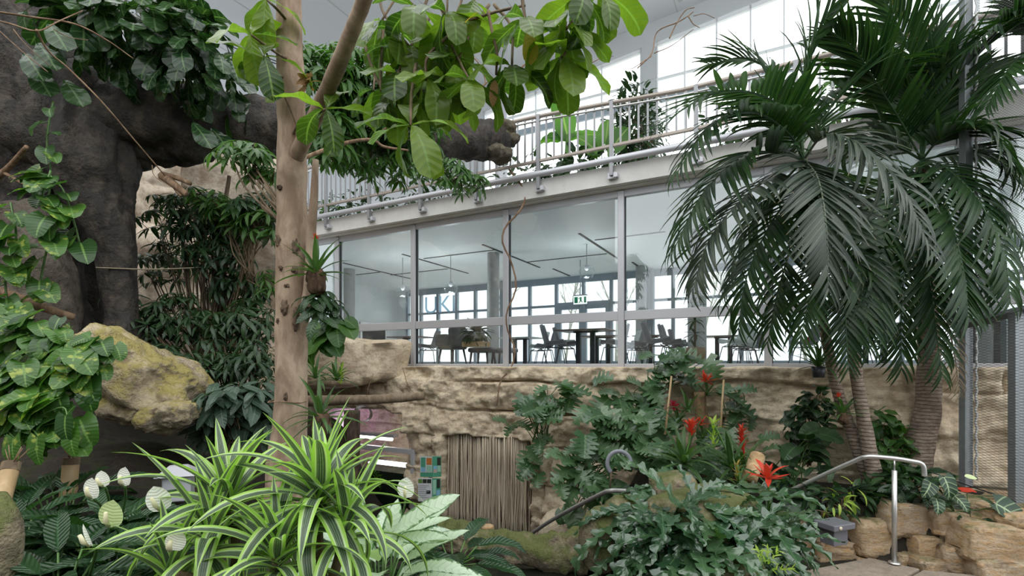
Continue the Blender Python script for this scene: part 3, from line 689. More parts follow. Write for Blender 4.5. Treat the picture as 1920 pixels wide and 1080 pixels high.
m = MB(); pxtube(m, [(240,680,5.0,56),(228,590,4.95,32),(220,500,4.95,32),(212,430,4.95,38),(190,370,5.0,56),(160,290,5.0,92),(110,210,5.1,120)], 60, 100, wob(1.6,.24,5)); pxtube(m, [(150,700,5.9,60),(165,560,5.9,60),(160,430,5.9,60),(150,330,5.7,60)], 30, 40, wob(1.6,.2,5)); build(m, 'root_leg_gap_back', M_dark, at)  # second tube is a back piece added to keep the gap dark
m = MB(); pxtube(m, [(60,200,5.2,110),(170,222,5.2,98),(280,232,5.2,74),(390,232,5.35,58),(520,240,5.9,52),(690,252,7.0,42),(820,258,8.0,36),(905,260,8.7,34),(938,262,9.0,31)], 60, 170, wob(1.4,.26,9)); build(m, 'limb', M_dark, at)
m = MB()
for k in range(7):
    r_ = random.Random(k); m.rock(P(932+r_.uniform(-22,18),260+[-22,-10,0,10,22,30,-16][k],8.85+r_.uniform(-.2,.2)), (.50,.42,.26), r_.random(), k, 4, .8, .25, 1.5)
build(m, 'broken_end', stone('mossy_bark', (.10,.085,.06),(.17,.14,.10),(.07,.055,.04),3,moss=(.20,.20,.07),mossamt=.5,bump=1.0), at, 'mossy broken end of the limb')
M_dark2 = stone('brown_root_bark', (.10,.08,.066), (.15,.125,.10), (.06,.048,.04), 1.6, bump=.9)
m = MB(); pxtube(m, [(45,640,4.7,85),(82,560,4.75,56),(78,480,4.8,52),(55,400,4.9,56)], 50, 60, wob(1.7,.3,13)); build(m, 'buttress', M_dark2, at, 'brown lumpy buttress beside the gap')
# ---- pond and mossy rim -----------------------------------------------------
M_water = NT('dark_pond_water'); M_water = M_water.done(M_water.pbsdf((.015,.016,.012), .06, 0, M_water.bump(M_water.noise(6, M_water.pos(), 2), .06, .02), .6))
struct('water_pond', MB().box((.25,3.45,-1.80), (2.2,2.0,.02)), M_water)
m = MB(); pxtube(m, [(800,1000,4.9,24),(850,1005,4.75,30),(920,1022,4.6,30),(1000,1030,4.5,32),(1070,1030,4.45,36),(1110,1040,4.4,40)], 40, 90, lambda q: .40*fbm(q, 3, 5)+.25*fbm(q, 9, 4)); 
rim = build(m, 'mossy_kerb', M_mossrock, None, 'low curved mossy stone rim around the dark pond', 'rim')
for px, py, Y, r_, lab in ((862,984,4.75,.13,'smooth brown cobble at the end of the mossy pond rim'), (888,990,4.7,.16,'grey brown cobble lying in the middle of the pond rim cobbles'), (915,990,4.68,.12,'small tan cobble on the mossy pond rim nearest the curtain')):
    m = MB(); m.rock(P(px,py,Y), (r_,r_*.8,r_*.6), .3, px, 4, .9, .08); build(m, 'cobble', M_drystone, None, lab, 'stone', 'cobbles on the pond rim')
for px, py, Y, sz, sd, lab in ((1128,1010,4.15,(.34,.4,.5),61,'mossy rock at the end of the pond rim below the fern mound'), (1172,972,4.4,(.35,.4,.36),62,'rounded mossy rock under the bent handrail'), (1262,912,4.8,(.42,.4,.3),63,'yellow green mossy rock on top of the fern mound'), (1375,1065,3.7,(.42,.36,.26),64,'lichen covered rock at the foot of the fern mound'), (1320,985,4.3,(1.2,.8,.62),65,'mossy mound of rock that the ferns grow over'), (1050,1000,8.2,(.8,.6,.9),66,'low beige rock beside the foot of the handrail')):
    m = MB(); m.rock(P(px,py,Y), sz, .3*sd, sd, 5, .75, .14, 1.1); build(m, 'mossy_rock' if sd < 66 else 'beige_rock', M_mossrock if sd < 66 else M_sand, None, lab, 'rock')
# ---- dry stone wall at the lower right --------------------------------------
dw = thing('dry_stone_wall', 'dry stacked stone retaining wall behind the upright rail post', 'wall', P(1700,1060,4.9))
st_ = [  # centre px, centre py, width px, height px, depth Y, tilt
 (1712,978,100,62,4.95,.06),(1805,985,100,48,4.8,.08),(1880,1025,120,70,4.45,.10),(1655,1010,112,72,5.0,.04),(1745,1028,72,46,4.85,.05),(1800,1012,70,34,4.85,.14),(1630,984,70,20,5.05,-.05),
 (1565,965,66,16,5.2,.04),(1565,1045,76,36,5.0,.08),(1562,1022,78,20,5.05,.10),(1505,990,40,36,5.2,0),(1500,1035,38,40,5.1,.05),(1815,1055,78,50,4.65,.10),(1885,1075,95,50,4.4,.05),(1760,1068,80,36,4.7,.05),(1480,1015,36,40,5.2,.1),(1640,1062,80,30,4.95,.02),(1905,985,60,26,4.75,.1),(1475,1060,40,36,5.1,0),(1700,1050,60,26,4.9,.05)]
for i, (a, b, w_, h_, Y, ti) in enumerate(st_):
    k = Y/FPX; m = MB(); k = (Y+.22)/FPX; m.rock(P(a,b,Y+.22)+V(0,.14,0), (w_*k*1.00, .42, h_*k*1.05), .12-.25*(a > 1780), 70+i, 5, .30, .13, 2.0, tilt=-ti, rnd=rj.random()); m2 = build(m, 'stone', M_drystone, dw)
m = MB(); m.add([P(1480,1062,5.25)+V(0,.4,-.4),P(1700,1062,5.0)+V(0,.5,-.4),P(1960,1080,4.6)+V(0,.5,-.4),P(1960,990,4.6)+V(0,.5,0),P(1700,960,5.0)+V(0,.5,0),P(1480,985,5.25)+V(0,.4,0)], [[0,1,4,5],[1,2,3,4]]); build(m, 'earth_backing', M_soil, dw)
# paved landing
m = MB(); L0 = [U(1480,1075,-1.93),U(1630,1045,-1.93),U(1725,1066,-1.93),U(1640,1110,-1.93)]
vs = np.array([p+V(0,0,-.1) for p in L0]+[p for p in L0]); m.hexa(vs); bevel(build(m, 'paving_slab', M_slab, None, 'flat square paving slab at the foot of the steel rail post', 'paving', smooth=False), .012)
m = MB(); L1 = [U(1730,1068,-1.935),U(1960,1090,-1.935),U(1960,1200,-1.935),U(1650,1112,-1.935)]
m.hexa(np.array([p+V(0,0,-.1) for p in L1]+L1)); bevel(build(m, 'paving_slab', M_slab, None, 'darker paving slab below the dry stone wall in the corner', 'paving', smooth=False), .012)
# flat slabs by the cage
for px, py, Y, sz, lab in ((1850,925,5.5,(1.3,.7,.16),'flat pale rock at the foot of the wire cage'),(1905,955,5.0,(.7,.6,.2),'stepped rock slab at the right end of the planting')):
    m = MB(); m.rock(P(px,py+14,Y), sz, -.3, px, 5, .5, .12); build(m, 'flat_rock', M_drystone, None, lab, 'rock')
# ---- leaf materials ----------------------------------------------------------
L_canopy = leafmat('canopy_leaf', (.030,.068,.014), (.20,.28,.035), .30, .45, mid=(.17,.26,.07), vein=(.10,.17,.04), vf=8, vk=1.2)  # dark tone holds shade of leaf undersides as well as leaf variation
L_dark = leafmat('dark_shrub_leaf', (.010,.030,.012), (.040,.085,.030), .30, .25, mid=(.06,.12,.05))
L_mid = leafmat('mid_green_leaf', (.03,.085,.02), (.08,.17,.035), .38, .35, mid=(.10,.19,.06))
L_fiddle = leafmat('glossy_fig_leaf', (.014,.038,.015), (.038,.085,.025), .24, .28, mid=(.10,.17,.07), vein=(.06,.12,.05), vf=6)
L_pothos = leafmat('pothos_leaf', (.020,.062,.014), (.085,.20,.032), .30, .32, mid=(.15,.27,.07), kind='blotch', c3=(.30,.36,.07))
L_lily = leafmat('peace_lily_leaf', (.013,.040,.016), (.032,.080,.028), .24, .22, mid=(.04,.10,.04), vein=(.035,.085,.035), vf=13, vk=1.6, bump=.9)
L_drac = leafmat('striped_dracaena_leaf', (.050,.078,.055), (.28,.45,.09), .34, .30, kind='stripe', c3=(.46,.56,.33), bump=.1)
L_silver = leafmat('silver_leaf', (.075,.16,.06), (.13,.24,.10), .36, .25, kind='silver', c3=(.58,.69,.54), vf=11, bump=.15)
L_palm = leafmat('palm_leaflet', (.011,.030,.013), (.034,.075,.022), .36, .28, kind='palm', mid=(.05,.10,.045), bump=.1, spec=.28)
L_palm2 = leafmat('grey_palm_leaflet', (.020,.034,.024), (.060,.080,.056), .36, .15, kind='palm', mid=(.12,.15,.10), bump=.1, spec=.35)
L_mon = leafmat('split_leaf', (.04,.10,.04), (.15,.25,.125), .26, .28, spec=.7, mid=(.12,.20,.09), vein=(.055,.125,.05), vf=7)
L_fern = leafmat('crested_fern_leaf', (.026,.070,.032), (.075,.145,.065), .2, .2, mid=(.07,.14,.06), spec=.9)
L_brom = leafmat('bromeliad_leaf', (.035,.085,.025), (.085,.16,.05), .34, .28, mid=(.09,.17,.06))
L_banana = leafmat('banana_leaf', (.06,.16,.03), (.13,.28,.05), .4, .5, mid=(.25,.36,.12), vein=(.08,.2,.04), vf=24, vk=.3)
L_anth = leafmat('velvet_anthurium_leaf', (.010,.032,.015), (.018,.050,.022), .42, .1, mid=(.30,.38,.22), vein=(.22,.30,.16), vf=5, vk=.95)
L_lime = leafmat('lime_bract', (.28,.42,.06), (.45,.55,.10), .4, .35)
L_dry = leafmat('dry_leaf', (.22,.12,.05), (.34,.19,.08), .7, .2)
M_red = leafmat('red_bract', (.52,.035,.02), (.70,.09,.04), .35, .3, tcol=(.9,.1,.05))
M_crim = leafmat('crimson_bract', (.30,.012,.04), (.45,.02,.06), .35, .3, tcol=(.7,.05,.1))
M_spathe = leafmat('white_spathe', (.90,.90,.88), (.93,.93,.91), .45, .12, tcol=(.8,.85,.7))
M_gspathe = leafmat('pale_green_spathe', (.56,.68,.34), (.64,.74,.42), .45, .2, tcol=(.7,.85,.4))
M_spadix = simple('cream_spadix', (.62,.58,.38), .6)
M_stalk = simple('green_stalk', (.07,.15,.035), .5, var=.25, sc=20)
M_stem = bark('brown_stem', (.10,.07,.045), (.19,.14,.09), sc=25)
M_trunk = bark('tree_bark', (.22,.15,.105), (.40,.30,.22), sc=9, stretch=.4)
M_palmtrunk = bark('ringed_palm_trunk', (.20,.15,.12), (.32,.26,.21), ring=24, sc=16, stretch=1.5)
M_palmshaft = bark('green_crownshaft', (.075,.105,.05), (.14,.16,.085), sc=20)
M_twigb = bark('dry_twig', (.15,.09,.055), (.30,.20,.13), sc=18)
M_bamboo = bark('cut_bamboo', (.34,.23,.12), (.48,.35,.20), sc=8, stretch=.2, rough=.5)
M_fibre = bark('dry_fibre', (.20,.10,.04), (.42,.24,.11), sc=30)
# ---- leaf shapes --------------------------------------------------------------
def var(n, **k):
    out = []
    for i in range(n):
        q = dict(k); q['droop'] = k.get('droop',.5)*(.55+.9*i/max(1,n-1)); q['fold'] = k.get('fold',.15)*(.5+random.random()); out.append(tpl(**q))
    return out
T_obov = var(5, kind='obovate', W=.54, nl=12, nw=2, droop=1.0, fold=.18, wave=.045, wf=2.2)
T_oval = var(4, kind='ovate', W=.42, nl=6, nw=1, droop=.7, fold=.2, wave=.03)
T_lance = var(4, kind='lance', W=.28, nl=6, nw=1, droop=.8, fold=.2)
T_fid = var(5, kind='obovate', W=.62, nl=14, nw=2, droop=.9, fold=.15, wave=.05, wf=2.2)
T_heart = var(5, kind='heart', W=.82, nl=9, nw=2, droop=.8, fold=.22, heart=.2, wave=.03)
T_lily = var(4, kind='lance', W=.34, nl=10, nw=2, droop=.9, fold=.25, wave=.035, wf=3)
T_drac = [tpl('strap', W=.155, nl=12, nw=2, droop=d, fold=.22, start=0, twist=tw) for d, tw in ((.35,.1),(.8,-.2),(1.3,.25),(1.9,-.2),(2.4,.2))]
T_agla = var(4, kind='ovate', W=.36, nl=9, nw=2, droop=.6, fold=.2, wave=.03)
T_palm = [tpl('strap', W=.098, nl=6, nw=1, droop=d, fold=.35) for d in (.15,.45,.8,1.15)]
T_mon = [tpl('heart', W=1.0, nl=36, nw=2, droop=d, fold=.2, heart=.18, lobes=5, depth=.62, sweep=.12) for d in (.4,.8,1.2)]
T_fern = [tpl('strap', W=.30, nl=26, nw=2, droop=d, fold=.1, lobes=lo, depth=.72, sweep=.25, wave=.08, wf=4, twist=tw) for d, lo, tw in ((.6,6,.3),(1.1,7,-.4),(1.5,5,.3),(.9,8,-.2))]
T_brom = [tpl('strap', W=.11, nl=8, nw=1, droop=d, fold=.35) for d in (.4,.8,1.2)]
T_bract = [tpl('lance', W=.30, nl=5, nw=1, droop=d, fold=.4) for d in (-.3,.2,.6)]
T_ban = [tpl('strap', W=.30, nl=14, nw=2, droop=d, fold=.25, wave=.05, wf=5) for d in (.5,1.0,1.5)]
T_spathe = [tpl('ovate', W=.95, nl=8, nw=2, droop=-.15, fold=.1, cup=-.12)]
Zu = V(0,0,1)
def rv(r, s=1.0): return V(r.uniform(-s,s), r.uniform(-s,s), r.uniform(-s,s))
def rosette(mb, base, n, L, tp, e0, e1, r, axis=Zu, jit=.15, r0=0.0, az0=0.0, sx=1.0):
    ax = nrm(axis); u = nrm(np.cross(ax, V(.31,.2,.9) if abs(ax[2]) < .8 else V(1,.1,0))); w_ = np.cross(ax, u)
    for i in range(n):
        f = i/max(1,n-1); az = az0+i*2.39996+r.uniform(-jit,jit); e_ = math.radians(e0+(e1-e0)*f+r.uniform(-7,7))
        rad = u*math.cos(az)+w_*math.sin(az); d = rad*math.cos(e_)+ax*math.sin(e_); up = ax*math.cos(e_)-rad*math.sin(e_)
        l = L*r.uniform(.82,1.12); mb.leaf(tp[r.randrange(len(tp))], np.asarray(base)+rad*r0, d, up, l, sx=sx, roll=r.uniform(-.2,.2))
def bush(mb, c, rad, n, tp, L, r, droop=.3, shell=.35, stems=None, root=None, face=.25):
    """leaves filling an ellipsoid, pointing outward and sagging"""
    c = np.asarray(c, float); rad = np.asarray(rad, float)
    for i in range(n):
        o = nrm(V(r.gauss(0,1), r.gauss(0,1), r.gauss(0,1))); k = (shell+(1-shell)*r.random())**.6
        p = c+o*rad*k; d = nrm(o*.8+rv(r,.6)+V(0,-.15,-droop)); up = nrm(Zu+o*.5+V(0,-face,0)+rv(r,.3))
        mb.leaf(tp[r.randrange(len(tp))], p, d, up, L*r.uniform(.65,1.25))
        if stems is not None and i % 7 == 0:
            q = np.asarray(root)+rv(r,.05); mid = (q+p)/2+rv(r,.08); stems.tube(spline([q,mid,p],6), [.008,.003], 5)
def palmate(mb, c, rad, n, tp, L, r, leaflets=7, stems=None, root=None, tilt=.45, shell=.4, sf=3):
    """hand-shaped leaves of an umbrella tree"""
    c = np.asarray(c, float); rad = np.asarray(rad, float)
    for i in range(n):
        o = nrm(V(r.gauss(0,1), r.gauss(0,1), r.gauss(0,.8)+.15)); k = (shell+(1-shell)*r.random())**.6; p = c+o*rad*k
        ax = nrm(Zu+o*tilt+V(0,-.25,0)+rv(r,.25)); l = L*r.uniform(.75,1.2); rnd = r.random(); a0 = r.uniform(0,6)
        u = nrm(np.cross(ax, V(1,.2,.1))); w_ = np.cross(ax, u)
        for q in range(leaflets):
            az = a0+q/leaflets*TAU*.93+r.uniform(-.1,.1); rd = u*math.cos(az)+w_*math.sin(az); e_ = r.uniform(-.45,-.05)
            d = rd*math.cos(e_)+ax*math.sin(e_); mb.leaf(tp[r.randrange(len(tp))], p+rd*L*.12, d, ax*math.cos(e_)-rd*math.sin(e_), l*(.8+.2*math.cos(az-a0)), rnd*.7+r.random()*.3)
        if stems is not None:
            q = p-ax*l*.5-o*l*.3
            stems.tube([q, p], [.004,.003], 4)
            if i % sf == 0:
                b = np.asarray(root)+rv(r,.06); stems.tube(spline([b, (b+q)/2+rv(r,.08), q],6), [.011,.004], 5)
def plant(name, label, cat, base, group=None): return thing(name, label, cat, base, group)
def pr(px, py, Y, rx, ry, rd=None): k = Y/FPX; return P(px,py,Y), V(rx*k, (rd if rd else min(rx,ry)*.8)*k, ry*k)
def pxline(pts, n=30): return spline([P(*q) for q in pts], n)

# ---- the tree with big leaves -------------------------------------------------
r = random.Random(3)
tree = plant('broadleaf_tree', 'slender brown trunk with large pale green leaves hanging across the top', 'tree', P(538,1010,3.3))
m = MB(); q = pxline([(530,1030,3.3),(537,880,3.3),(545,760,3.3),(546,640,3.3),(548,500,3.3),(548,340,3.3),(545,180,3.3),(541,0,3.3),(538,-120,3.3)], 90)
rr = [.135,.122,.104,.098,.098,.092,.088,.078,.078]
def knots(p): 
    a = .10*fbm(p, 3.0, 4)+.05*fbm((p[0]*3,p[1]*3,p[2]), 6, 3)
    return a
m.tube(q, rr, 40, disp=knots)
build(m, 'trunk', M_trunk, tree)
M_scar = bark('bark_scar', (.07,.045,.032), (.17,.12,.085), sc=22)
for px, py, w_, h_ in ((536,458,.05,.07),(562,470,.045,.09),(546,580,.035,.08),(563,600,.03,.13),(540,508,.03,.03),(536,360,.03,.03),(562,510,.03,.05),(550,540,.03,.02),(532,604,.02,.03),(548,742,.02,.04)):
    m = MB(); m.rock(P(px,py,3.3)-V(0,.092-abs(px-547)*.0013,0), (w_*1.3,.05,h_*1.3), 0, px+py, 4, .8, .35, 2.2); build(m, 'bark_scar', M_scar, tree, 'dark rough bark scar')
m = MB(); m.tube(pxline([(552,300,3.28),(588,225,3.05),(622,150,2.7),(655,70,2.4),(690,-20,2.2),(720,-110,2.1)], 40), [.05,.05,.040,.036,.032,.03], 20, disp=knots); build(m, 'branch', M_trunk, tree)
m = MB(); m.tube(pxline([(558,640,3.28),(578,560,3.25),(582,470,3.25),(588,380,3.2),(592,300,3.2)], 30), [.03,.04,.028,.026,.02], 12, disp=knots); build(m, 'side_stem', M_trunk, tree)
leafy = MB(); twl = []
ros = [(745,140,2.7,9),(800,150,2.6,8),(880,150,2.55,7),(985,35,2.5,9),(1062,55,2.5,9),(1056,108,2.55,8),(960,125,2.6,8),(745,60,2.8,7),(715,40,2.9,6),(838,25,2.6,8),(1090,-10,2.45,8),(780,15,2.7,8),(860,110,2.7,8),(750,185,2.75,6),(835,150,2.7,6),(700,170,3.1,4),(1120,-15,2.5,7),(830,80,2.8,7),(890,5,2.7,7),(770,90,2.8,7)]
for px, py, Y, n in ros:
    c = P(px,py,Y); ax = nrm(V(r.uniform(-.3,.3), r.uniform(-.5,.2), 1)); rosette(leafy, c, n-1, .275, T_obov, 10, -60, r, ax, .3, .012)
    src = P(px+r.uniform(-70,70), py-r.uniform(70,170), Y+r.uniform(.1,.4)); twl.append((spline([src, (src+c)/2+rv(r,.07), c],10), .010, .006))
for px, py, Y, n, L in ((770,235,2.45,7,.29),(610,205,2.7,6,.29),(470,65,3.0,5,.30),(495,105,3.0,6,.30),(500,0,3.1,5,.27)):
    c = P(px,py,Y); rosette(leafy, c, n, L, T_obov, 45, -55, r, nrm(V(r.uniform(-.2,.2),-.5,1)), .3, .012)
    a = P(548,py+50,3.3) if px < 650 else P(780,120,2.7); twl.append((spline([a,(a+c)/2+rv(r,.06),c],10), .010, .006))
build(leafy, 'foliage', L_canopy, tree)
for a in ([(720,40,2.9),(715,110,2.8),(715,170,2.75),(735,140,2.72),(745,200,2.7)],[(810,-20,2.6),(830,20,2.6),(870,38,2.6),(930,22,2.55),(985,10,2.5)],[(915,20,2.55),(925,70,2.55),(932,100,2.55),(930,140,2.55)],[(975,-40,2.5),(980,10,2.5),(985,35,2.5)],[(1060,40,2.5),(1056,90,2.55),(1052,108,2.55)]):
    twl.append((pxline(a, 16), .009, .006))
for q_, a_, b_ in twl: build(MB().tube(q_, [a_,b_], 6), 'twig', M_stem, tree)
m = MB(); m.tube(pxline([(560,270,3.25),(555,230,3.2),(520,150,3.1),(500,100,3.05)], 16), [.009,.006], 6); build(m, 'twig', M_stem, tree)
yl_ = leafmat('yellow_leaf', (.42,.30,.03),(.50,.36,.05),.5,.4); m = MB(); m.leaf(tpl('obovate',.45,8,2,.3), P(992,45,2.5), V(.05,-.1,-1), V(0,-1,.1), .20); build(m, 'yellowed_leaf', yl_, tree); m = MB(); m.leaf(tpl('obovate',.5,8,2,.4), P(900,20,2.55), V(-.7,0,-.45), V(0,-.5,1), .14); build(m, 'yellowed_leaf', yl_, tree)
m = MB()
for k in range(9): m.leaf(T_oval[k % 4], P(580+r.uniform(-8,8),150+r.uniform(-8,10),3.12), rv(r)+V(0,-.6,-.4), rv(r), .10)
m.leaf(T_oval[0], P(928,150,2.55), V(-.1,0,-1), V(0,-1,0), .13); build(m, 'withered_leaves', L_dry, tree, 'crumpled brown dead leaves in the fork')
# strap and wire round the trunk
m = MB(); c_ = P(540,752,3.3); m.tube([c_+V(.118*math.cos(a), .118*math.sin(a), .006*math.sin(3*a)) for a in np.linspace(0,TAU,25)], .004, 5, caps=False); build(m, 'binding_wire', M_twigb, tree)

# ---- fiddle leaves above the giant limb ---------------------------------------
r = random.Random(11)
t = plant('fiddle_leaf_fig', 'dark glossy fiddle leaf fig leaning over the giant limb under the hall roof', 'plant', P(330,250,5.6))
m, s_ = MB(), MB()
for px,py,Y,rx,ry,n in ((270,60,4.6,150,70,80),(360,90,4.6,70,90,64),(200,20,4.5,120,50,46),(280,10,4.8,100,50,50),(130,30,4.4,60,50,10),(420,150,5.2,40,70,26)):
    c, q = pr(px,py,Y,rx,ry); bush(m, c, q, n, T_fid, .30, r, .5, .2, s_, P(330,240,5.4))
for px,py,Y in ((90,45,4.2),(70,80,4.2),(45,100,4.2),(120,150,4.4),(360,230,4.6),(60,130,4.3),(395,240,4.9)): m.leaf(T_fid[1], P(px,py,Y), V(.6,-.3,-.5), V(0,-.6,1), .34)
build(m, 'foliage', L_fiddle, t); build(s_, 'stems', M_stem, t)
# small bright shrub behind the limb
t = plant('ficus_shrub', 'bright green small leaved shrub showing behind the limb below the fiddle leaf fig', 'plant', P(270,300,6.8))
m, s_ = MB(), MB(); c, q = pr(270,150,6.8,120,60); bush(m, c, q, 520, T_oval, .16, r, .3, .2, s_, P(270,250,6.8)); build(m, 'foliage', L_mid, t); build(s_, 'stems', M_stem, t)

# ---- umbrella trees -------------------------------------------------------------
def umbrella(name, label, root, blobs, mat, L, lf=7, cat='plant', tp=T_lance, seed=0, stemw=M_stem, sf=3):
    r = random.Random(seed); t = plant(name, label, cat, root); m, s_ = MB(), MB()
    for px,py,Y,rx,ry,n in blobs: c, q = pr(px,py,Y,rx,ry); palmate(m, c, q, n, tp, L, r, lf, s_, root, sf=sf)
    build(m, 'foliage', mat, t); build(s_, 'stems', stemw, t)
umbrella('umbrella_plant', 'umbrella plant with long leaflets hanging left of the pale trunk under the limb', P(540,420,3.5), [(455,290,3.7,55,24,16),(500,330,3.8,30,25,9),(440,275,3.8,45,15,8)], L_mid, .17, 7, seed=1)
umbrella('umbrella_tree', 'bright umbrella tree crowding the fork of the pale trunk behind the big leaves', P(690,290,6.6), [(680,190,5.0,75,70,110),(650,130,4.8,60,50,44),(740,240,5.2,90,60,80),(620,250,4.6,40,60,40),(600,130,4.5,55,50,30),(690,280,5.3,90,40,50)], L_mid, .21, 7, seed=2, sf=12)
umbrella('umbrella_tree', 'umbrella tree hanging over the balcony bars beside the mossy limb end', P(720,280,6.6), [(740,305,6.6,70,35,30),(830,320,7.4,60,32,30),(880,345,7.8,40,20,14),(690,300,6.2,60,40,22),(640,260,6.0,50,60,26)], L_mid, .24, 7, seed=3, sf=9)
umbrella('umbrella_tree', 'mid green umbrella shrub in a lit leaf tone before the pale cliff beside the trunk', P(470,520,5.3), [(440,400,5.2,60,35,26),(490,420,5.1,30,40,14),(380,370,5.3,40,20,10),(500,540,5.2,20,40,8)], L_mid, .19, 7, seed=13, sf=6)  # lighter clump added so some leaves look lit, by colour alone
umbrella('dark_umbrella_tree', 'dark umbrella tree with drooping leaflets between the trunk leg and the pale trunk', P(395,730,5.8), [(370,400,5.6,70,50,60),(450,420,5.6,65,50,60),(330,430,5.8,70,70,48),(400,480,5.5,70,40,40),(480,390,5.2,40,40,28),(300,500,6.2,50,40,24),(445,540,5.6,60,40,36)], L_dark, .20, 7, seed=4)
m = MB(); m.tube(pxline([(388,720,5.7),(398,620,5.7),(408,540,5.65),(412,450,5.6),(430,330,5.6)], 24), [.045,.04,.03,.02], 10); build(m, 'leaning_stem', M_stem, bpy.data.objects['dark_umbrella_tree'])
umbrella('low_umbrella_shrub', 'low dark umbrella shrub spreading behind the mossy boulder', P(430,800,4.8), [(420,620,5.0,90,50,56),(330,590,5.2,70,45,44),(270,610,5.0,55,40,30),(470,600,5.0,50,50,30),(400,690,4.7,90,45,50),(300,665,4.6,60,28,18),(480,670,4.6,40,50,24),(240,560,5.2,40,25,14)], L_dark, .19, 7, seed=5)
umbrella('grey_green_umbrella_shrub', 'grey green umbrella shrub with broad leaflets beside the hollow boulder', P(440,880,4.2), [(430,750,4.0,60,36,20),(480,760,4.2,50,50,22),(400,745,3.9,40,16,6),(460,800,4.3,60,40,20),(390,800,4.3,40,40,12)], leafmat('grey_umbrella_leaf', (.04,.075,.05), (.085,.13,.09), .33, .2, mid=(.12,.17,.12)), .23, 7, tp=T_oval, seed=6)

# ---- pothos bank and vines at the left ------------------------------------------
r = random.Random(21)
t = plant('pothos', 'bank of variegated heart shaped pothos leaves below the giant trunk', 'plant', P(90,880,3.0)); m, s_ = MB(), MB()
for px,py,Y,rx,ry,n in ((80,630,3.1,95,45,40),(70,700,2.95,100,50,42),(60,770,2.85,90,50,34),(130,650,3.1,60,30,26),(165,690,3.0,50,60,26),(185,650,3.0,40,20,10),(20,600,3.2,50,30,18),(120,790,2.85,40,40,14)):
    c, q = pr(px,py,Y,rx,ry)
    for i in range(n):
        o = nrm(V(r.gauss(0,1), -abs(r.gauss(0,1)), r.gauss(0,1))); p = c+o*q*(r.random()**.5); d = nrm(V(r.uniform(-1,1),-.6,-.45+r.uniform(-.5,.3))); m.leaf(T_heart[r.randrange(5)], p, d, nrm(V(r.uniform(-.5,.5),-.5,1)), .142*r.uniform(.7,1.4))
        if i % 3 == 0 and px < 120: s_.tube(spline([p, p+V(r.uniform(-.1,.1),.1,-.12), c+V(0,.15,-.2)],6), [.003,.005], 4)
for px, py in ((75,830),(128,790),(30,832),(140,815)): m.leaf(T_heart[1], P(px-5,py-10,2.7), V(.1,-.3,-1), V(-.2,-1,.3), .15); s_.tube(pxline([(px,py-8,2.72),(px-20,py-25,2.75),(0,820,2.8)],10), .004, 5)
build(m, 'leaves', L_pothos, t); build(s_, 'stems', M_stalk, t)
def vine(name, label, pts, tp, mat, L, n, seed, rad=.008, sm=M_stalk, cat='vine', side=1.0):
    r = random.Random(seed); q = pxline(pts, 40); t = plant(name, label, cat, q[0]); m, s_ = MB(), MB(); s_.tube(q, rad, 6)
    for i in range(n):
        p = q[int((i+.5)/n*40)]; d = nrm(V(r.uniform(-1,1)*side,-.5,r.uniform(-.6,.2))); e_ = p+d*.07; s_.tube([p,e_], .003, 4); m.leaf(tp[r.randrange(len(tp))], e_, nrm(d+V(0,0,-.4)), nrm(V(r.uniform(-.3,.3),-.5,1)), L*r.uniform(.75,1.25))
    build(m, 'leaves', mat, t); build(s_, 'stem', sm, t)
vine('climbing_pothos', 'yellow green pothos vine climbing the lower part of the giant trunk', [(70,560,4.1),(85,480,4.1),(100,420,4.1),(80,370,4.1),(95,320,4.15)], T_heart, L_pothos, .19, 18, 31)
vine('climbing_pothos', 'pothos vine with broad leaves at the edge of the frame on the giant trunk', [(20,600,4.0),(10,520,4.0),(30,450,4.0),(20,380,4.1)], T_heart, L_pothos, .19, 16, 32)
vine('climbing_pothos', 'slender pothos shoot with few leaves high on the giant trunk', [(90,380,4.3),(95,320,4.3),(88,260,4.3),(100,190,4.3)], T_heart, L_pothos, .15, 9, 33)
vine('climbing_pothos', 'pothos shoot with pale leaves hanging before the trunk gap', [(95,330,4.2),(120,360,4.2),(140,420,4.2),(150,460,4.2)], T_heart, L_pothos, .20, 9, 34)

# ---- peace lilies -----------------------------------------------------------------
def lily(label, base, n, L, seed, e0=75, e1=5, pet=.22, mat=None, tp=T_lily, name='peace_lily', stalk=M_stalk):
    r = random.Random(seed); t = plant(name, label, 'plant', base); m, s_ = MB(), MB(); base = np.asarray(base)
    for i in range(n):
        f = i/n; az = i*2.39996+r.uniform(-.3,.3); e_ = math.radians(e0+(e1-e0)*f); h = V(math.cos(az), math.sin(az), 0); d = h*math.cos(e_)+Zu*math.sin(e_)
        p = base+d*pet*r.uniform(.7,1.3)*(1.2-.4*f); s_.tube([base+h*.02, (base+p)/2+h*.02, p], [.006,.004], 5); d2 = nrm(d*.7+h*.6); m.leaf(tp[r.randrange(len(tp))], p, d2, nrm(Zu-h*.2+V(0,-.25,0)), L*r.uniform(.8,1.2))
    build(m, 'leaves', mat or L_lily, t); build(s_, 'stalks', stalk, t); return t
def spathe(parent, px, py, Y, Hpx, mat, lean, root, seed, face=V(0,-.8,.8), lab=None):
    c = P(px, py, Y); L = Hpx*Y/FPX; m = MB(); d = nrm(V(lean,-.1,1)); b = c-d*L*.5
    m.leaf(T_spathe[0], b, d, face, L, .5); o = build(m, 'spathe', mat, parent, lab)
    build(MB().tube([b+d*L*.06+V(0,-.012,0), b+d*L*.3+V(0,-.03,0), b+d*L*.62+V(0,-.035,0)], [.006,.009,.006], 8), 'spadix', M_spadix, o)
    build(MB().tube(spline([np.asarray(root), (np.asarray(root)+b)/2+V(.02,0,.05), b], 10), [.006,.005], 6), 'flower_stalk', M_stalk, parent)
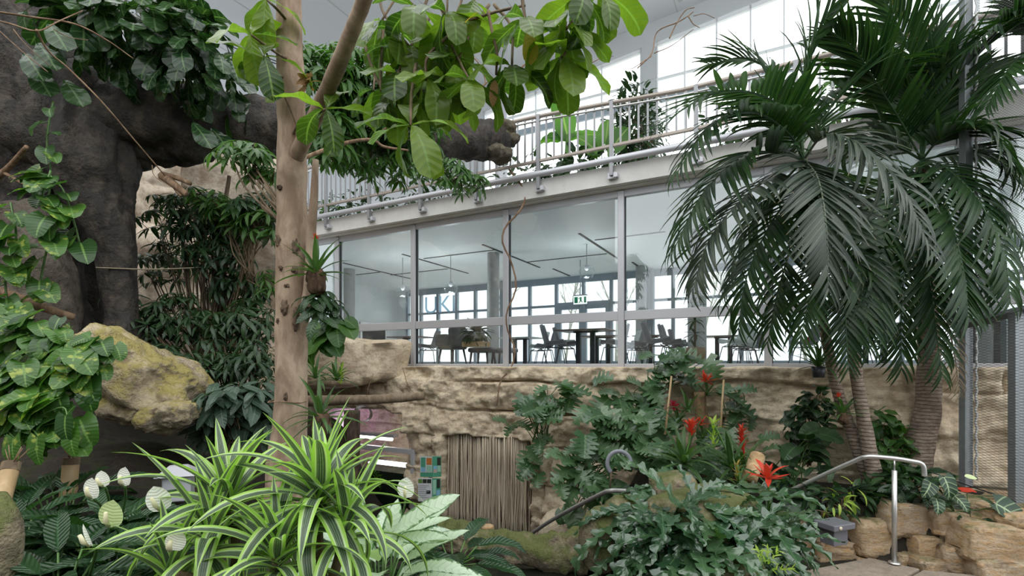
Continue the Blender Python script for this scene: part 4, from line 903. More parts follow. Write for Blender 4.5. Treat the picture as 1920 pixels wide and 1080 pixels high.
t = lily('peace lily with two raised white blooms beside the grey box lamp', P(190,1060,2.55), 40, .34, 41, 70, 0, .17)
spathe(t, 175,915,2.15, 42, M_spathe, .1, P(190,1010,2.5), 1); spathe(t, 194,897,2.2, 32, M_spathe, -.1, P(195,1010,2.5), 2); spathe(t, 236,893,2.2, 38, M_spathe, .15, P(220,1000,2.55), 3)
t = lily('peace lily with a cupped pale green bloom behind the striped dracaena', P(250,1110,2.3), 32, .34, 42, 70, 0, .17)
spathe(t, 212,962,1.85, 56, M_gspathe, .2, P(215,1050,2.25), 4, V(.2,-.5,.8)); spathe(t, 298,935,1.95, 52, M_spathe, -.3, P(280,1040,2.3), 5, V(.3,-1,.3))
t = lily('peace lily with one narrow white bloom in the corner below the cut bamboo', P(110,1130,2.0), 30, .34, 43, 60, 0, .15)
spathe(t, 167,1002,1.75, 46, M_spathe, -.25, P(168,1080,2.0), 6, V(-.9,-.6,.2))
lily('peace lily with wide dark ribbed leaves at the edge of the frame', P(20,1050,2.5), 30, .36, 44, 75, 0, .18)
lily('dark leaved lily between the pothos bank and the peace lily blooms', P(110,990,2.9), 30, .34, 45, 75, 0, .18)
t = lily('peace lily behind the dracaena with one tall white bloom by the aquarium', P(700,1080,3.0), 22, .34, 46, 70, 5, .18)
spathe(t, 762,914,2.6, 42, M_spathe, .1, P(740,1010,2.95), 7)
lily('dark leaved lily leaning over the pond below the silver plant', P(850,1060,3.0), 20, .32, 47, 40, -10, .16)
lily('dark lily filling the gap under the mossy boulder', P(330,1020,3.2), 26, .32, 48, 70, 0, .17)
# ---- striped dracaena ---------------------------------------------------------------
r = random.Random(51)
def drac(label, base, heads, seed):
    r = random.Random(seed); t = plant('striped_dracaena', label, 'plant', base); m, s_ = MB(), MB()
    for px,py,Y,n,L in heads:
        c = P(px,py,Y); s_.tube(spline([base,(base+c)/2+rv(r,.03),c],8), [.02,.014], 8)
        for i in range(n):
            f = i/n; az = i*2.39996; e_ = math.radians(82-92*f+r.uniform(-8,8)); h = V(math.cos(az),math.sin(az),0); d = h*math.cos(e_)+Zu*math.sin(e_)
            k = min(4, int(f*3.6+r.uniform(0,1.4))); m.leaf(T_drac[k], c-Zu*.10*f, d, Zu*math.cos(e_)-h*math.sin(e_), L*r.uniform(.8,1.12)*(1 if f > .15 else .8), roll=r.uniform(-.3,.3))
    build(m, 'leaves', L_drac, t); build(s_, 'stems', M_stem, t); return t
drac('lime and grey striped dracaena, larger head in front of the pale trunk', P(610,1130,1.9), [(600,915,1.85,40,.42),(650,975,1.8,20,.38)], 1)
drac('lime and grey striped dracaena, head reaching over the peace lily blooms', P(420,1130,1.95), [(425,935,1.95,30,.42),(395,1000,1.85,20,.40)], 2)
drac('striped dracaena with leaves trailing off the lower frame edge', P(520,1160,1.75), [(520,1030,1.7,30,.36),(320,1070,1.8,20,.34)], 3)
t = bpy.data.objects['peace_lily.001']; spathe(t, 332,1012,1.6, 46, M_spathe, .5, P(300,1100,1.75), 9, V(.4,-.8,.4))
# ---- silver aglaonema -----------------------------------------------------------------
t = lily('silver leaved aglaonema with green edges beside the striped dracaena', P(715,1120,2.5), 26, .36, 61, 78, 15, .20, L_silver, T_agla, 'aglaonema')
m = MB(); m.leaf(T_agla[0], P(735,1000,2.3), V(.85,-.1,.62), V(-.4,-.6,.7), .36, .9); m.leaf(T_agla[1], P(745,1010,2.3), V(.9,-.15,.15), V(-.1,-.7,.8), .24, .7); m.leaf(T_agla[1], P(690,1045,2.35), V(-.15,-.1,1), V(.3,-1,.1), .30, .8); m.leaf(T_agla[2], P(720,1050,2.3), V(.25,-.1,1), V(.2,-1,.1), .28, .6); build(m, 'front_leaves', L_silver, t)
# ---- palms ---------------------------------------------------------------------
def frond(parent, pts, Lm, n, mat, seed, hint=None, droop=(1,3), wide=1.0, start=.16):
    Lm = Lm*1.32; n = int(n*.84)
    """pts: px, py, Y along the rachis"""
    r = random.Random(seed); sp = pxline(pts, 60); T = np.gradient(sp, axis=0); T /= np.linalg.norm(T, axis=1)[:,None]
    m = MB(); Ltot = np.linalg.norm(np.diff(sp, axis=0), axis=1).sum(); m.tube(sp, [.016,.010,.004], 6, rnd=.9)
    out = sp[-1]-sp[0]; out[2] = 0; out = nrm(out) if np.linalg.norm(out) > .15 else V(0,-1,0)
    up0 = nrm(Zu+out*.35) if hint is None else nrm(hint)
    for k in range(n):
        f = start+(1-start)*k/(n-1)
        x = f*60; i = min(59, int(x)); p = sp[i]+(sp[i+1]-sp[i])*(x-i); t = T[i]; up = up0-t*np.dot(up0,t)
        if np.linalg.norm(up) < .2: up = out-t*np.dot(out,t)
        up = nrm(up); sd = np.cross(t, up); g = (f-start)/(1-start)
        l = Lm*min(1,.62+2.2*g)*(1-.62*g**3.2); A = math.radians(38+26*g)
        for sg in (-1,1):
            if r.random() < .05: continue
            d = sd*sg*math.cos(A)+t*math.sin(A)+up*r.uniform(.0,.25)
            m.leaf(T_palm[r.randint(*droop)], p, d, up, l*r.uniform(.85,1.1), sx=wide*1.0, rnd=r.random())
    return build(m, 'frond', mat, parent)
def trunk_part(parent, pts, rad, mat, name='trunk', n=22):
    m = MB(); q = pxline(pts, 70); m.tube(q, rad, n, disp=lambda p: .05*fbm(p, 5, 3)+.03*math.sin(p[2]*150)); return build(m, name, mat, parent)
pa = plant('palm_tree', 'leaning feather palm, its drooping dark fronds reaching left before the windows', 'palm', P(1648,950,5.75))
trunk_part(pa, [(1655,960,5.7),(1630,900,5.7),(1600,820,5.7),(1572,740,5.65),(1550,640,5.6),(1528,520,5.6),(1515,420,5.6)], [.085,.075,.062,.058,.052,.05,.05], M_palmtrunk)
trunk_part(pa, [(1515,430,5.6),(1508,360,5.6),(1506,300,5.6)], [.055,.065,.04], M_palmshaft, 'crownshaft')
c0 = (1506,300,5.6)
F1 = [([c0,(1503,220,5.55),(1512,110,5.5),(1560,10,5.4),(1590,-60,5.35)], .62, 44, L_palm, None, (0,2)),
 ([c0,(1490,230,5.4),(1430,180,5.1),(1340,175,4.8),(1235,235,4.6)], .52, 40, L_palm, None, (0,2)),
 ([c0,(1478,250,5.3),(1410,210,5.0),(1330,240,4.75),(1265,330,4.6)], .46, 36, L_palm, None, (1,3)),
 ([c0,(1470,290,5.4),(1400,290,5.2),(1320,360,5.0),(1262,470,4.9)], .55, 40, L_palm, None, (1,3)),
 ([c0,(1465,320,5.3),(1395,370,5.0),(1330,450,4.85),(1300,540,4.8)], .5, 36, L_palm2, None, (1,3)),
 ([c0,(1512,305,5.2),(1535,340,4.9),(1550,430,4.65),(1553,540,4.6)], .50, 40, L_palm2, V(0,-1,.25), (1,2)),
 ([c0,(1545,255,5.3),(1610,270,5.0),(1690,350,4.8),(1745,470,4.7)], .55, 40, L_palm2, V(.1,-.7,.7), (1,3)),
 ([c0,(1495,350,5.4),(1445,420,5.2),(1400,520,5.1),(1385,615,5.05)], .48, 36, L_palm, None, (1,3)),
 ([c0,(1530,350,5.4),(1590,440,5.2),(1620,550,5.1),(1630,650,5.1)], .5, 38, L_palm, V(0,-1,.4), (1,2)),
 ([c0,(1500,380,5.5),(1480,470,5.4),(1455,560,5.3),(1440,640,5.3)], .45, 34, L_palm, None, (1,3)),
 ([c0,(1540,230,5.7),(1600,150,5.8),(1680,130,5.9),(1750,170,6.0)], .55, 38, L_palm, None, (0,2)),
 ([c0,(1500,250,5.8),(1460,150,6.1),(1400,110,6.4),(1330,120,6.6)], .55, 36, L_palm, None, (0,2)),
 ([c0,(1545,330,5.8),(1600,380,6.1),(1640,470,6.3),(1650,560,6.35)], .5, 34, L_palm, None, (1,3)),
 ([c0,(1470,340,5.7),(1420,400,5.9),(1380,480,6.1),(1350,570,6.2)], .5, 34, L_palm, None, (1,3))]
for i, (a,L,n,mt_,h,dr_) in enumerate(F1): frond(pa, a, L, n, mt_, 100+i, h, dr_, 1.0)
pb = plant('palm_tree', 'ringed grey palm trunk curving up beside the leaning palm with few hidden fronds', 'palm', P(1655,955,5.55))
trunk_part(pb, [(1662,965,5.55),(1640,890,5.55),(1622,800,5.55),(1608,720,5.55),(1598,640,5.6),(1592,560,5.6)], [.082,.078,.068,.062,.058,.052], M_palmtrunk)
trunk_part(pb, [(1592,570,5.6),(1588,500,5.6)], [.055,.03], M_palmshaft, 'crownshaft')
c1 = (1588,505,5.6)
for i, (a,L,n) in enumerate((([c1,(1570,490,5.3),(1525,540,5.0),(1500,640,4.9)], .42, 30), ([c1,(1600,480,5.4),(1640,520,5.2),(1655,620,5.1)], .42, 30), ([c1,(1580,450,5.7),(1560,420,5.9),(1500,440,6.1)], .42, 28), ([c1,(1580,520,5.3),(1585,590,5.1),(1590,690,5.05)], .36, 28))): frond(pb, a, L, n, L_palm, 140+i, None, (1,3))
pcx = plant('palm_tree', 'slim dark palm trunk standing behind the ringed trunk', 'palm', P(1628,900,6.0))
trunk_part(pcx, [(1630,905,6.0),(1618,780,6.0),(1607,680,6.0),(1602,560,6.05)], [.06,.055,.05,.045], M_palmtrunk)
pd = plant('palm_tree', 'thick palm beside the wire cage with dark hanging fronds', 'palm', P(1715,915,6.2))
trunk_part(pd, [(1712,925,6.2),(1722,850,6.2),(1738,770,6.2),(1742,680,6.2),(1738,560,6.2),(1732,440,6.2)], [.16,.15,.135,.12,.105,.095], M_palmtrunk)
trunk_part(pd, [(1732,460,6.2),(1730,400,6.2),(1728,310,6.2)], [.10,.11,.06], bark('brown_leaf_base', (.10,.06,.035),(.17,.11,.06), sc=12), 'crownshaft')
c2 = (1728,300,6.2)
F2 = [([c2,(1724,220,6.1),(1710,110,6.0),(1660,0,5.9),(1640,-50,5.9)], .6, 42, L_palm, None, (0,2)),
 ([c2,(1750,220,6.0),(1800,140,5.8),(1870,70,5.7),(1935,30,5.6)], .58, 40, L_palm, None, (0,2)),
 ([c2,(1765,260,5.9),(1830,240,5.6),(1890,290,5.4),(1940,370,5.3)], .55, 38, L_palm, None, (1,3)),
 ([c2,(1690,230,6.0),(1640,150,5.8),(1600,90,5.7),(1560,60,5.6)], .55, 36, L_palm, None, (0,2)),
 ([c2,(1765,310,5.8),(1830,370,5.4),(1880,470,5.2),(1895,570,5.1)], .5, 38, L_palm, None, (1,3)),
 ([c2,(1752,330,5.8),(1785,420,5.4),(1808,520,5.2),(1815,600,5.15)], .52, 42, L_palm, V(.1,-1,.3), (0,1)),
 ([c2,(1700,330,5.9),(1665,420,5.6),(1640,520,5.5),(1625,610,5.45)], .52, 38, L_palm, V(0,-1,.4), (1,2)),
 ([c2,(1725,350,5.8),(1735,470,5.5),(1752,590,5.4),(1765,700,5.4)], .48, 40, L_palm, V(0,-1,.3), (1,2)),
 ([c2,(1715,340,5.9),(1700,460,5.7),(1690,580,5.6),(1690,690,5.6)], .48, 38, L_palm, V(-.2,-1,.3), (1,2)),
 ([c2,(1690,280,6.2),(1630,260,6.25),(1570,310,6.3),(1530,390,6.35)], .55, 36, L_palm, None, (1,3)),
 ([c2,(1740,240,6.1),(1760,140,6.0),(1750,40,5.95)], .58, 36, L_palm, None, (0,2)),
 ([c2,(1780,290,6.1),(1850,290,5.9),(1920,350,5.6)], .55, 34, L_palm, None, (1,3)),
 ([c2,(1790,330,6.05),(1860,380,5.8),(1930,470,5.5)], .55, 34, L_palm, None, (1,3))]
for i, (a,L,n,mt_,h,dr_) in enumerate(F2): frond(pd, a, L, n, mt_, 200+i, h, dr_)
L_dryp = leafmat('dry_palm_leaflet', (.20,.14,.09), (.34,.27,.19), .7, .1)
o = frond(pd, [(1735,420,6.1),(1760,540,5.7),(1785,640,5.6),(1800,740,5.6)], .26, 26, L_dryp, 260, V(0,-1,.2), (2,3), .5, .55); o['label'] = 'withered brown frond tip'
pe = plant('palm_tree', 'tall palm at the very edge of the frame behind the cage netting', 'palm', P(2010,800,5.6))
trunk_part(pe, [(2010,1010,5.6),(2005,400,5.6),(2000,90,5.6)], [.12,.10,.09], M_palmtrunk)
for i, a in enumerate(([(2000,90,5.6),(1950,40,5.5),(1880,40,5.45),(1825,90,5.4)], [(2000,90,5.6),(1960,90,5.4),(1900,120,5.25),(1850,200,5.2)], [(2000,90,5.6),(1980,0,5.6),(1920,-40,5.6)], [(2000,90,5.6),(1960,60,5.7),(1890,0,5.8)])): frond(pe, a, .48, 34, L_palm, 280+i, None, (0,2))

M_rootball = bark('root_ball', (.05,.03,.02), (.14,.085,.05), sc=35)
# ---- bromeliads ---------------------------------------------------------------------
def bromeliad(label, px, py, Y, n, L, seed, flower=None, fl=None, pot=None, e0=80, e1=5, group=None, name='bromeliad'):
    """px,py: the rosette's heart"""
    r = random.Random(seed); c = P(px,py,Y); t = plant(name, label, 'plant', c-V(0,0,.1), group); m = MB(); rosette(m, c-Zu*.05, n, L, T_brom, e0, e1, r, nrm(V(r.uniform(-.15,.15),-.1,1))); build(m, 'leaves', L_brom, t)
    if pot:
        m = MB()
        if pot == 'black': m.lathe(c-V(0,0,.16), [(.0,0),(.055,0),(.07,.12),(.06,.12)], 14)
        else: m.rock(c-V(0,0,.09), (.12,.12,.17), 0, seed, 4, .9, .3, 1.8)
        build(m, 'root_ball', M_blackm if pot == 'black' else M_rootball, t)
    if fl:
        kind, fx, fy, h, mat = fl; f = P(fx,fy,Y-.03); H = h*Y/FPX
        build(MB().tube(spline([c-Zu*.03,(c+f)/2+V(.01,0,0),f],10), [.010,.013], 8), 'flower_stalk', M_stalk if kind != 'cone' else mat, t)
        m = MB()
        if kind == 'star': rosette(m, f, 11, H, T_bract, 60, -5, r, Zu, .2); rosette(m, f+Zu*.02, 6, H*.6, T_bract, 85, 55, r, Zu, .2)
        elif kind == 'torch':
            for k in range(5): rosette(m, f-Zu*H*.25*(4-k)*.35, 5, H*.55, T_bract, 78, 55, r, Zu, .2, az0=k)
        elif kind == 'cone':
            for k in range(6): rosette(m, f-Zu*H*.16*(5-k), 5, H*.5, T_bract, 80, 45-k*3, r, Zu, .2, az0=k)
        elif kind == 'plume':
            for k in range(5): rosette(m, f-Zu*H*.22*(4-k), 4, H*.42, T_bract, 70, 30, r, Zu, .2, az0=k*1.3)
        build(m, 'flower', mat, t)
    return t
bromeliad('bromeliad with a scarlet torch bloom standing in the middle of the slope planting', 1283,862,5.6,18,.56,1,fl=('torch',1296,802,46,M_red))
bromeliad('bromeliad with an open red star bloom at the edge of the fern mound', 1440,965,4.6,14,.36,2,fl=('star',1440,898,44,M_red))
bromeliad('bromeliad with a round red cone bloom against the rock wall', 1395,880,6.0,16,.50,3,fl=('cone',1391,812,40,M_red))
bromeliad('bromeliad with a yellow green plume bloom leaning left of the bamboo cane', 1372,870,5.6,16,.50,4,fl=('plume',1338,795,50,L_lime))
bromeliad('bromeliad with a small orange red bloom high on the mossy post', 1325,735,6.6,16,.26,5,fl=('star',1322,716,24,M_red))
bromeliad('bromeliad with a crimson star bloom beside the first bamboo cane', 1270,790,6.4,14,.30,6,fl=('star',1263,766,24,M_crim))
bromeliad('bromeliad with arching dark leaves and a thin red bloom below the mossy post', 1318,815,6.2,16,.30,7,fl=('star',1312,796,20,M_red))
bromeliad('bromeliad with tall green leaves and no bloom beside the crimson bloom', 1290,765,6.3,14,.34,8)
bromeliad('bromeliad with a yellowing spike in front of the split log end', 1385,905,5.2,12,.30,9,fl=('plume',1382,872,34,leafmat('ochre_bract',(.32,.22,.04),(.42,.30,.07),.5,.25)))
bromeliad('bromeliad in a black pot tied high on the leaning palm trunk', 1535,680,5.45,20,.34,10,pot='black',fl=('torch',1513,640,22,M_crim))
bromeliad('bromeliad with an orange heart tied low on the leaning palm trunk', 1580,770,5.5,20,.30,11,pot='fibre',fl=('star',1572,745,12,M_red))
bromeliad('bromeliad with a red bloom perched high on the pale tree trunk', 592,500,3.05,22,.26,12,pot='fibre',fl=('torch',592,448,22,M_red),e1=-5)
bromeliad('bromeliad with shiny straps tied low on the pale tree trunk', 602,770,3.1,22,.28,13,pot='fibre',e1=-30)
bromeliad('bromeliad on the raised rock ledge with a yellow green plume', 632,705,5.2,16,.28,14,fl=('plume',640,690,34,L_lime))
bromeliad('bromeliad growing below the rock ledge beside the pale trunk', 590,700,4.8,14,.30,15)
bromeliad('bromeliad with yellow green bracts at the bottom edge beside the fern mound', 1435,1075,3.6,10,.20,16,fl=None)
t = bpy.data.objects['bromeliad.015']; m = MB(); r = random.Random(3)
for dx in ((-.22,.55),(.05,.75),(.30,.6),(.42,.1)):
    d = nrm(V(dx[0],-.2,dx[1]))
    for k in range(6): rosette(m, P(1432,1068,3.55)+d*(.05+.024*k), 2, .06, T_bract, 50, 35, r, d, .1, az0=k*1.57)
build(m, 'bracts', L_lime, t)
lv = MB(); r = random.Random(5); hang = plant('staghorn_fern', 'dark hanging foliage under the red bromeliad on the pale trunk', 'plant', P(598,600,3.05))
palmate(lv, P(600,575,3.1), V(.10,.08,.14), 16, T_oval, .15, r, 5); build(lv, 'leaves', L_dark, hang)
vine('small_philodendron', 'little bright leaved plant growing on top of the rock ledge', [(600,640,5.4),(625,615,5.4),(640,600,5.4)], T_heart, L_mid, .26, 14, 71)

# ---- split leaved climbers on the slope ---------------------------------------------
def split_plant(label, blobs, L, seed, tp=T_mon, mat=L_mon, name='split_leaf_philodendron', dn=.35):
    r = random.Random(seed); b0 = blobs[0]; root = P(b0[0], b0[1]+b0[4]+20, b0[2]+.15); t = plant(name, label, 'plant', root); m, s_ = MB(), MB()
    for px,py,Y,rx,ry,n in blobs:
        c, q = pr(px,py,Y,rx,ry)
        for i in range(n):
            o = nrm(V(r.gauss(0,1), r.gauss(0,1)-.6, r.gauss(0,1))); p = c+o*q*r.random()**.4; d = nrm(V(r.uniform(-1,1), -.5, r.uniform(-.7,.45))); m.leaf(tp[r.randrange(len(tp))], p, d, nrm(V(r.uniform(-.6,.6),-.6,.9)), L*.80*r.uniform(.65,1.3))
            k = root+rv(r,.15)*V(1,1,0); s_.tube(spline([k,(k+p)/2+V(r.uniform(-.1,.1),.1,.1),p],6), [.008,.005], 5)
    build(m, 'leaves', mat, t); build(s_, 'stems', M_stalk, t)
split_plant('silvery split leaf climber on the rock beside the curtained doorway', [(1015,770,8.2,55,40,13),(1060,740,8.2,40,26,7),(1010,850,8.1,28,40,6),(965,795,8.3,20,12,3)], .42, 1)
split_plant('split leaf climber reaching up to the window sill', [(1215,720,7.2,80,40,13),(1150,740,7.3,60,40,9),(1290,675,7.1,44,30,6),(1240,690,7.1,50,30,5)], .40, 2)
split_plant('split leaf climber filling the middle of the slope', [(1150,800,6.9,85,45,17),(1120,830,6.8,80,45,15),(1220,800,6.7,60,50,10)], .38, 3)
split_plant('split leaf climber with scalloped leaves beside the grey ring', [(1080,860,6.8,60,40,13),(1100,890,6.6,60,40,11),(1200,860,6.5,60,40,10)], .34, 4)
split_plant('split leaf climber standing against the rock beside the second bamboo cane', [(1380,740,6.8,50,20,4),(1385,775,6.7,45,26,4),(1370,800,6.6,50,30,4)], .38, 5)
split_plant('split leaf climber behind the bromeliads at the middle of the slope', [(1250,850,6.2,70,40,12),(1330,860,6.1,60,40,9),(1420,830,6.4,40,30,3)], .34, 6)
split_plant('arrow leaved plant with drooping pale leaves above the steel handrail', [(1075,945,7.2,40,24,5),(1130,905,6.6,30,20,4)], .36, 7, T_heart, L_mon, 'arrowleaf_plant')
split_plant('dark broad leaved plant behind the red cone bromeliad', [(1480,860,6.0,50,50,9),(1530,840,6.0,40,50,7),(1460,920,5.4,40,30,4)], .34, 8, T_heart, L_dark, 'broadleaf_plant')
def leafbush(name, label, blobs, L, mat, seed, tp=T_oval, face=.4):
    r = random.Random(seed); b = blobs[0]; root = P(b[0], b[1]+b[4]*1.1, b[2]); t = plant(name, label, 'plant', root); m, s_ = MB(), MB()
    for px,py,Y,rx,ry,n in blobs: c, q = pr(px,py,Y,rx,ry); bush(m, c, q, n, tp, L, r, .35, .3, s_, root, face)
    build(m, 'leaves', mat, t); build(s_, 'stems', M_stem, t)
leafbush('round_leaf_shrub', 'dark round leaved shrub against the rock wall left of the palm trunks', [(1515,800,6.3,40,62,110),(1540,760,6.3,30,40,40)], .13, L_dark, 1, T_heart)
leafbush('round_leaf_shrub', 'mid green shrub with round leaves between the ringed and the thick palm trunk', [(1668,845,6.15,36,52,110),(1650,790,6.2,20,30,20)], .13, L_mid, 2, T_heart)
leafbush('ground_cover', 'low dark ground cover at the foot of the palm trunks', [(1580,930,5.4,90,26,90),(1530,950,5.3,50,26,40),(1500,920,5.5,50,26,40)], .20, L_dark, 3)
leafbush('ground_cover', 'dark broad leaved plant between the rail post and the thick palm', [(1700,905,5.4,50,32,60),(1745,920,5.3,45,28,44)], .24, L_dark, 4)
leafbush('begonia', 'small plant with tiny red flowers beside the lower handrail', [(1085,990,7.4,26,22,30)], .15, L_dark, 5)
m = MB(); r = random.Random(9)
for dx,dy in ((-6,-18),(2,-22),(10,-16),(20,-20)): rosette(m, P(1083+dx,990+dy,7.2), 5, .05, T_bract, 30, 0, r, V(0,-1,.4))
build(m, 'flowers', M_red, bpy.data.objects['begonia'])
leafbush('begonia', 'small leafy plant at the foot of the mossy rocks with faint red flowers', [(1112,985,4.6,20,30,26)], .09, L_dark, 6)
leafbush('yellow_green_croton', 'narrow leaved yellow green sprout in the planting by the palm trunks', [(1570,945,5.2,26,18,12),(1598,920,5.2,14,20,7)], .16, L_lime, 7, T_lance)
# crested fern mound
r = random.Random(77); t = plant('crested_fern', 'large mound of glossy crested fern fronds spilling over the mossy rocks', 'fern', P(1310,1040,4.3)); m = MB()
for px,py,Y,rx,ry,n in ((1300,1005,4.1,170,56,66),(1225,990,4.05,80,54,38),(1400,970,4.2,70,46,30),(1300,985,3.95,120,40,30),(1215,1045,3.9,60,34,20),(1310,1050,3.75,110,40,40),(1420,1000,4.1,40,40,12),(1340,915,4.7,60,16,8),(1230,915,4.8,50,16,8)):
    c, q = pr(px,py,Y,rx,ry)
    for i in range(n):
        o = nrm(V(r.gauss(0,1), r.gauss(0,1)-.5, r.gauss(0,1)+.4)); p = c+o*q*r.random()**.4; d = nrm(o*V(1,1,.4)+V(0,-.25,-.25)+rv(r,.5)); m.leaf(T_fern[r.randrange(4)], p, d, nrm(Zu+o*.5+V(0,-.4,0)), .52*r.uniform(.65,1.2))
build(m, 'fronds', L_fern, t)
t = plant('crested_fern', 'separate crested fern with long pale fronds before the dry stone wall', 'fern', P(1470,1030,4.4)); m = MB()
for d in (V(1,-.3,.25),V(.8,-.4,-.3),V(.5,-.5,.6),V(.9,-.3,-.6),V(.2,-.5,.7)): m.leaf(T_fern[r.randrange(4)], P(1455,990,4.3), nrm(d), V(0,-.4,1), .42)
build(m, 'fronds', L_fern, t)
# anthuriums at the right
t = plant('velvet_anthurium', 'dark anthurium with pale veined heart leaves behind the dry stone wall', 'plant', P(1790,960,5.05)); m, s_ = MB(), MB(); r = random.Random(8)
for px,py,d,L in ((1770,905,V(.1,-.5,-.9),.22),(1868,955,V(.6,-.4,-.4),.30),(1745,915,V(-.5,-.4,-.5),.18),(1790,940,V(.3,-.6,-.5),.17),(1755,945,V(-.2,-.6,-.6),.16)):
    p = P(px,py-10,4.9); m.leaf(T_heart[2], p, d, V(.1,-.9,.6), L); s_.tube(spline([P(1790,960,5.05),p+V(0,.05,-.05),p],6), .005, 5)
build(m, 'leaves', L_anth, t); build(s_, 'stems', M_stalk, t)
t = plant('red_anthurium', 'anthurium with one flat scarlet bloom and long narrow leaves by the cage post', 'plant', P(1820,975,4.95)); m, s_ = MB(), MB()
for px,py,d,L in ((1800,945,V(-.8,-.3,.2),.30),(1830,930,V(.8,-.2,-.35),.42),(1850,960,V(.7,-.4,-.4),.28),(1800,965,V(-.4,-.5,-.4),.22),(1835,975,V(.5,-.5,.2),.22),(1760,905,V(-.9,-.2,.1),.26),(1720,930,V(-.4,-.5,.3),.26),(1860,990,V(.9,-.3,-.2),.26),(1850,1000,V(.5,-.5,.5),.15)): m.leaf(T_lance[r.randrange(4)], P(px,py,4.95), d, V(0,-.5,1), L)
build(m, 'leaves', L_lily, t); b = P(1813,920,4.9); m = MB(); m.leaf(T_heart[0], b-V(.05,0,0), V(.9,-.35,.15), V(0,-.3,1), .12); build(m, 'red_spathe', M_red, t); build(MB().tube([P(1820,970,4.95),P(1814,940,4.92),b],.004,5), 'flower_stalk', M_stalk, t)
b = P(1816,893,4.9); m = MB(); m.leaf(T_spathe[0], b-V(.04,0,0), V(.9,-.3,-.2), V(0,-.5,1), .10); build(m, 'pale_spathe', M_gspathe, t)

# ---- handrails ------------------------------------------------------------------------
def rail(label, pts, rad, post=None):
    q = pxline(pts, 60); t = thing('stair_handrail', label, 'handrail', P(*post[-1]) if post else q[-1]); build(MB().tube(q, rad, 14), 'rail_tube', M_steel, t)
    if post:
        a, b, c = [P(*x) for x in post]; build(MB().tube([c, b], .022, 14), 'post', M_steel, t); build(MB().tube([b, a], .008, 8), 'post_pin', M_steel, t); build(MB().lathe(c, [(0,.012),(.05,.012),(.05,0)], 18), 'base_plate', M_steel, t)
    return t
rail('bent steel handrail with an upright post in front of the dry stone wall', [(1460,930,5.65),(1500,911,5.5),(1560,883,5.25),(1610,861,5.05),(1622,857,5.0),(1636,856,4.97),(1680,860,4.9),(1710,865,4.85),(1724,868,4.83),(1731,874,4.82),(1733,886,4.82),(1733,893,4.82)], .022, [(1677,862,4.9),(1677,882,4.9),(1677,1056,4.9)])
rail('bent steel handrail going down towards the curtained doorway', [(993,1003,6.9),(1030,978,6.4),(1080,950,5.8),(1130,925,5.3),(1142,921,5.2),(1155,920,5.15),(1185,922,5.0),(1200,925,4.95),(1208,931,4.92),(1209,950,4.92)], .024)
# ---- wire cage at the right -------------------------------------------------------------
cg_ = thing('wire_cage', 'galvanised wire mesh enclosure with square posts at the edge of the frame', 'cage', P(1812,915,5.75))
def cpost(px, Y, y0, y1, wpx, name='post'):
    k = Y/FPX; a, b = P(px,y0,Y), P(px,y1,Y); m = MB(); m.box((a+b)/2, (wpx*k, .07, a[2]-b[2]), .25); return bevel(build(m, name, M_galv, cg_, smooth=False), .004, 1)
cpost(1811, 5.8, -700, 912, 20); cpost(1906, 5.2, 585, 950, 26); cpost(1885, 6.6, 600, 700, 10)
a, b = P(1798,611,5.85), P(1990,565,4.9); m = MB(); m.tube([a,b], .05, 4); build(m, 'top_beam', M_galv, cg_, smooth=False)
m = MB(); m.tube([P(1900,520,6.4)+V(-.6,0,0), P(2000,500,6.2)], .03, 8); build(m, 'upper_rail', M_galv, cg_)
build(MB().tube([P(1829,-600,5.75)]+[P(1829+(i % 2)*3,-600+i*12,5.75) for i in range(1,126)], .012, 6), 'lacing_cable', simple('white_cable', (.5,.5,.5), .6), cg_)
Mn = NT('wire_netting'); pz = Mn.n('ShaderNodeSeparateXYZ'); Mn.put(pz.inputs[0], Mn.pos())
def _w(sgn): 
    k = Mn.m('FRACT', Mn.m('MULTIPLY', Mn.m('ADD', Mn.m('MULTIPLY', pz.outputs[0], 1.1), Mn.m('MULTIPLY', pz.outputs[2], sgn)), 34)); return Mn.m('LESS_THAN', k, .11)
trn = Mn.n('ShaderNodeBsdfTransparent'); M_net = Mn.done(Mn.mixs(Mn.m('MAXIMUM', _w(1), _w(-1)), trn.outputs[0], Mn.pbsdf((.09,.09,.09), .6, .2)))
m = MB(); m.add([P(1815,905,5.78),P(1925,965,4.95),P(1925,570,4.95),P(1815,600,5.78)], [[0,1,2,3]]); build(m, 'wire_mesh', M_net, cg_, smooth=False)
m = MB(); m.add([P(1815,600,5.82),P(2060,560,5.3),P(2060,-700,5.3),P(1815,-700,5.82)], [[0,1,2,3]]); build(m, 'upper_netting', M_net, cg_, smooth=False)
build(MB().tube(pxline([(1690,870,5.9),(1760,890,5.85),(1800,905,5.75),(1850,922,5.4),(1905,940,5.1)],30), .007, 6), 'bottom_cable', M_blackm, cg_)

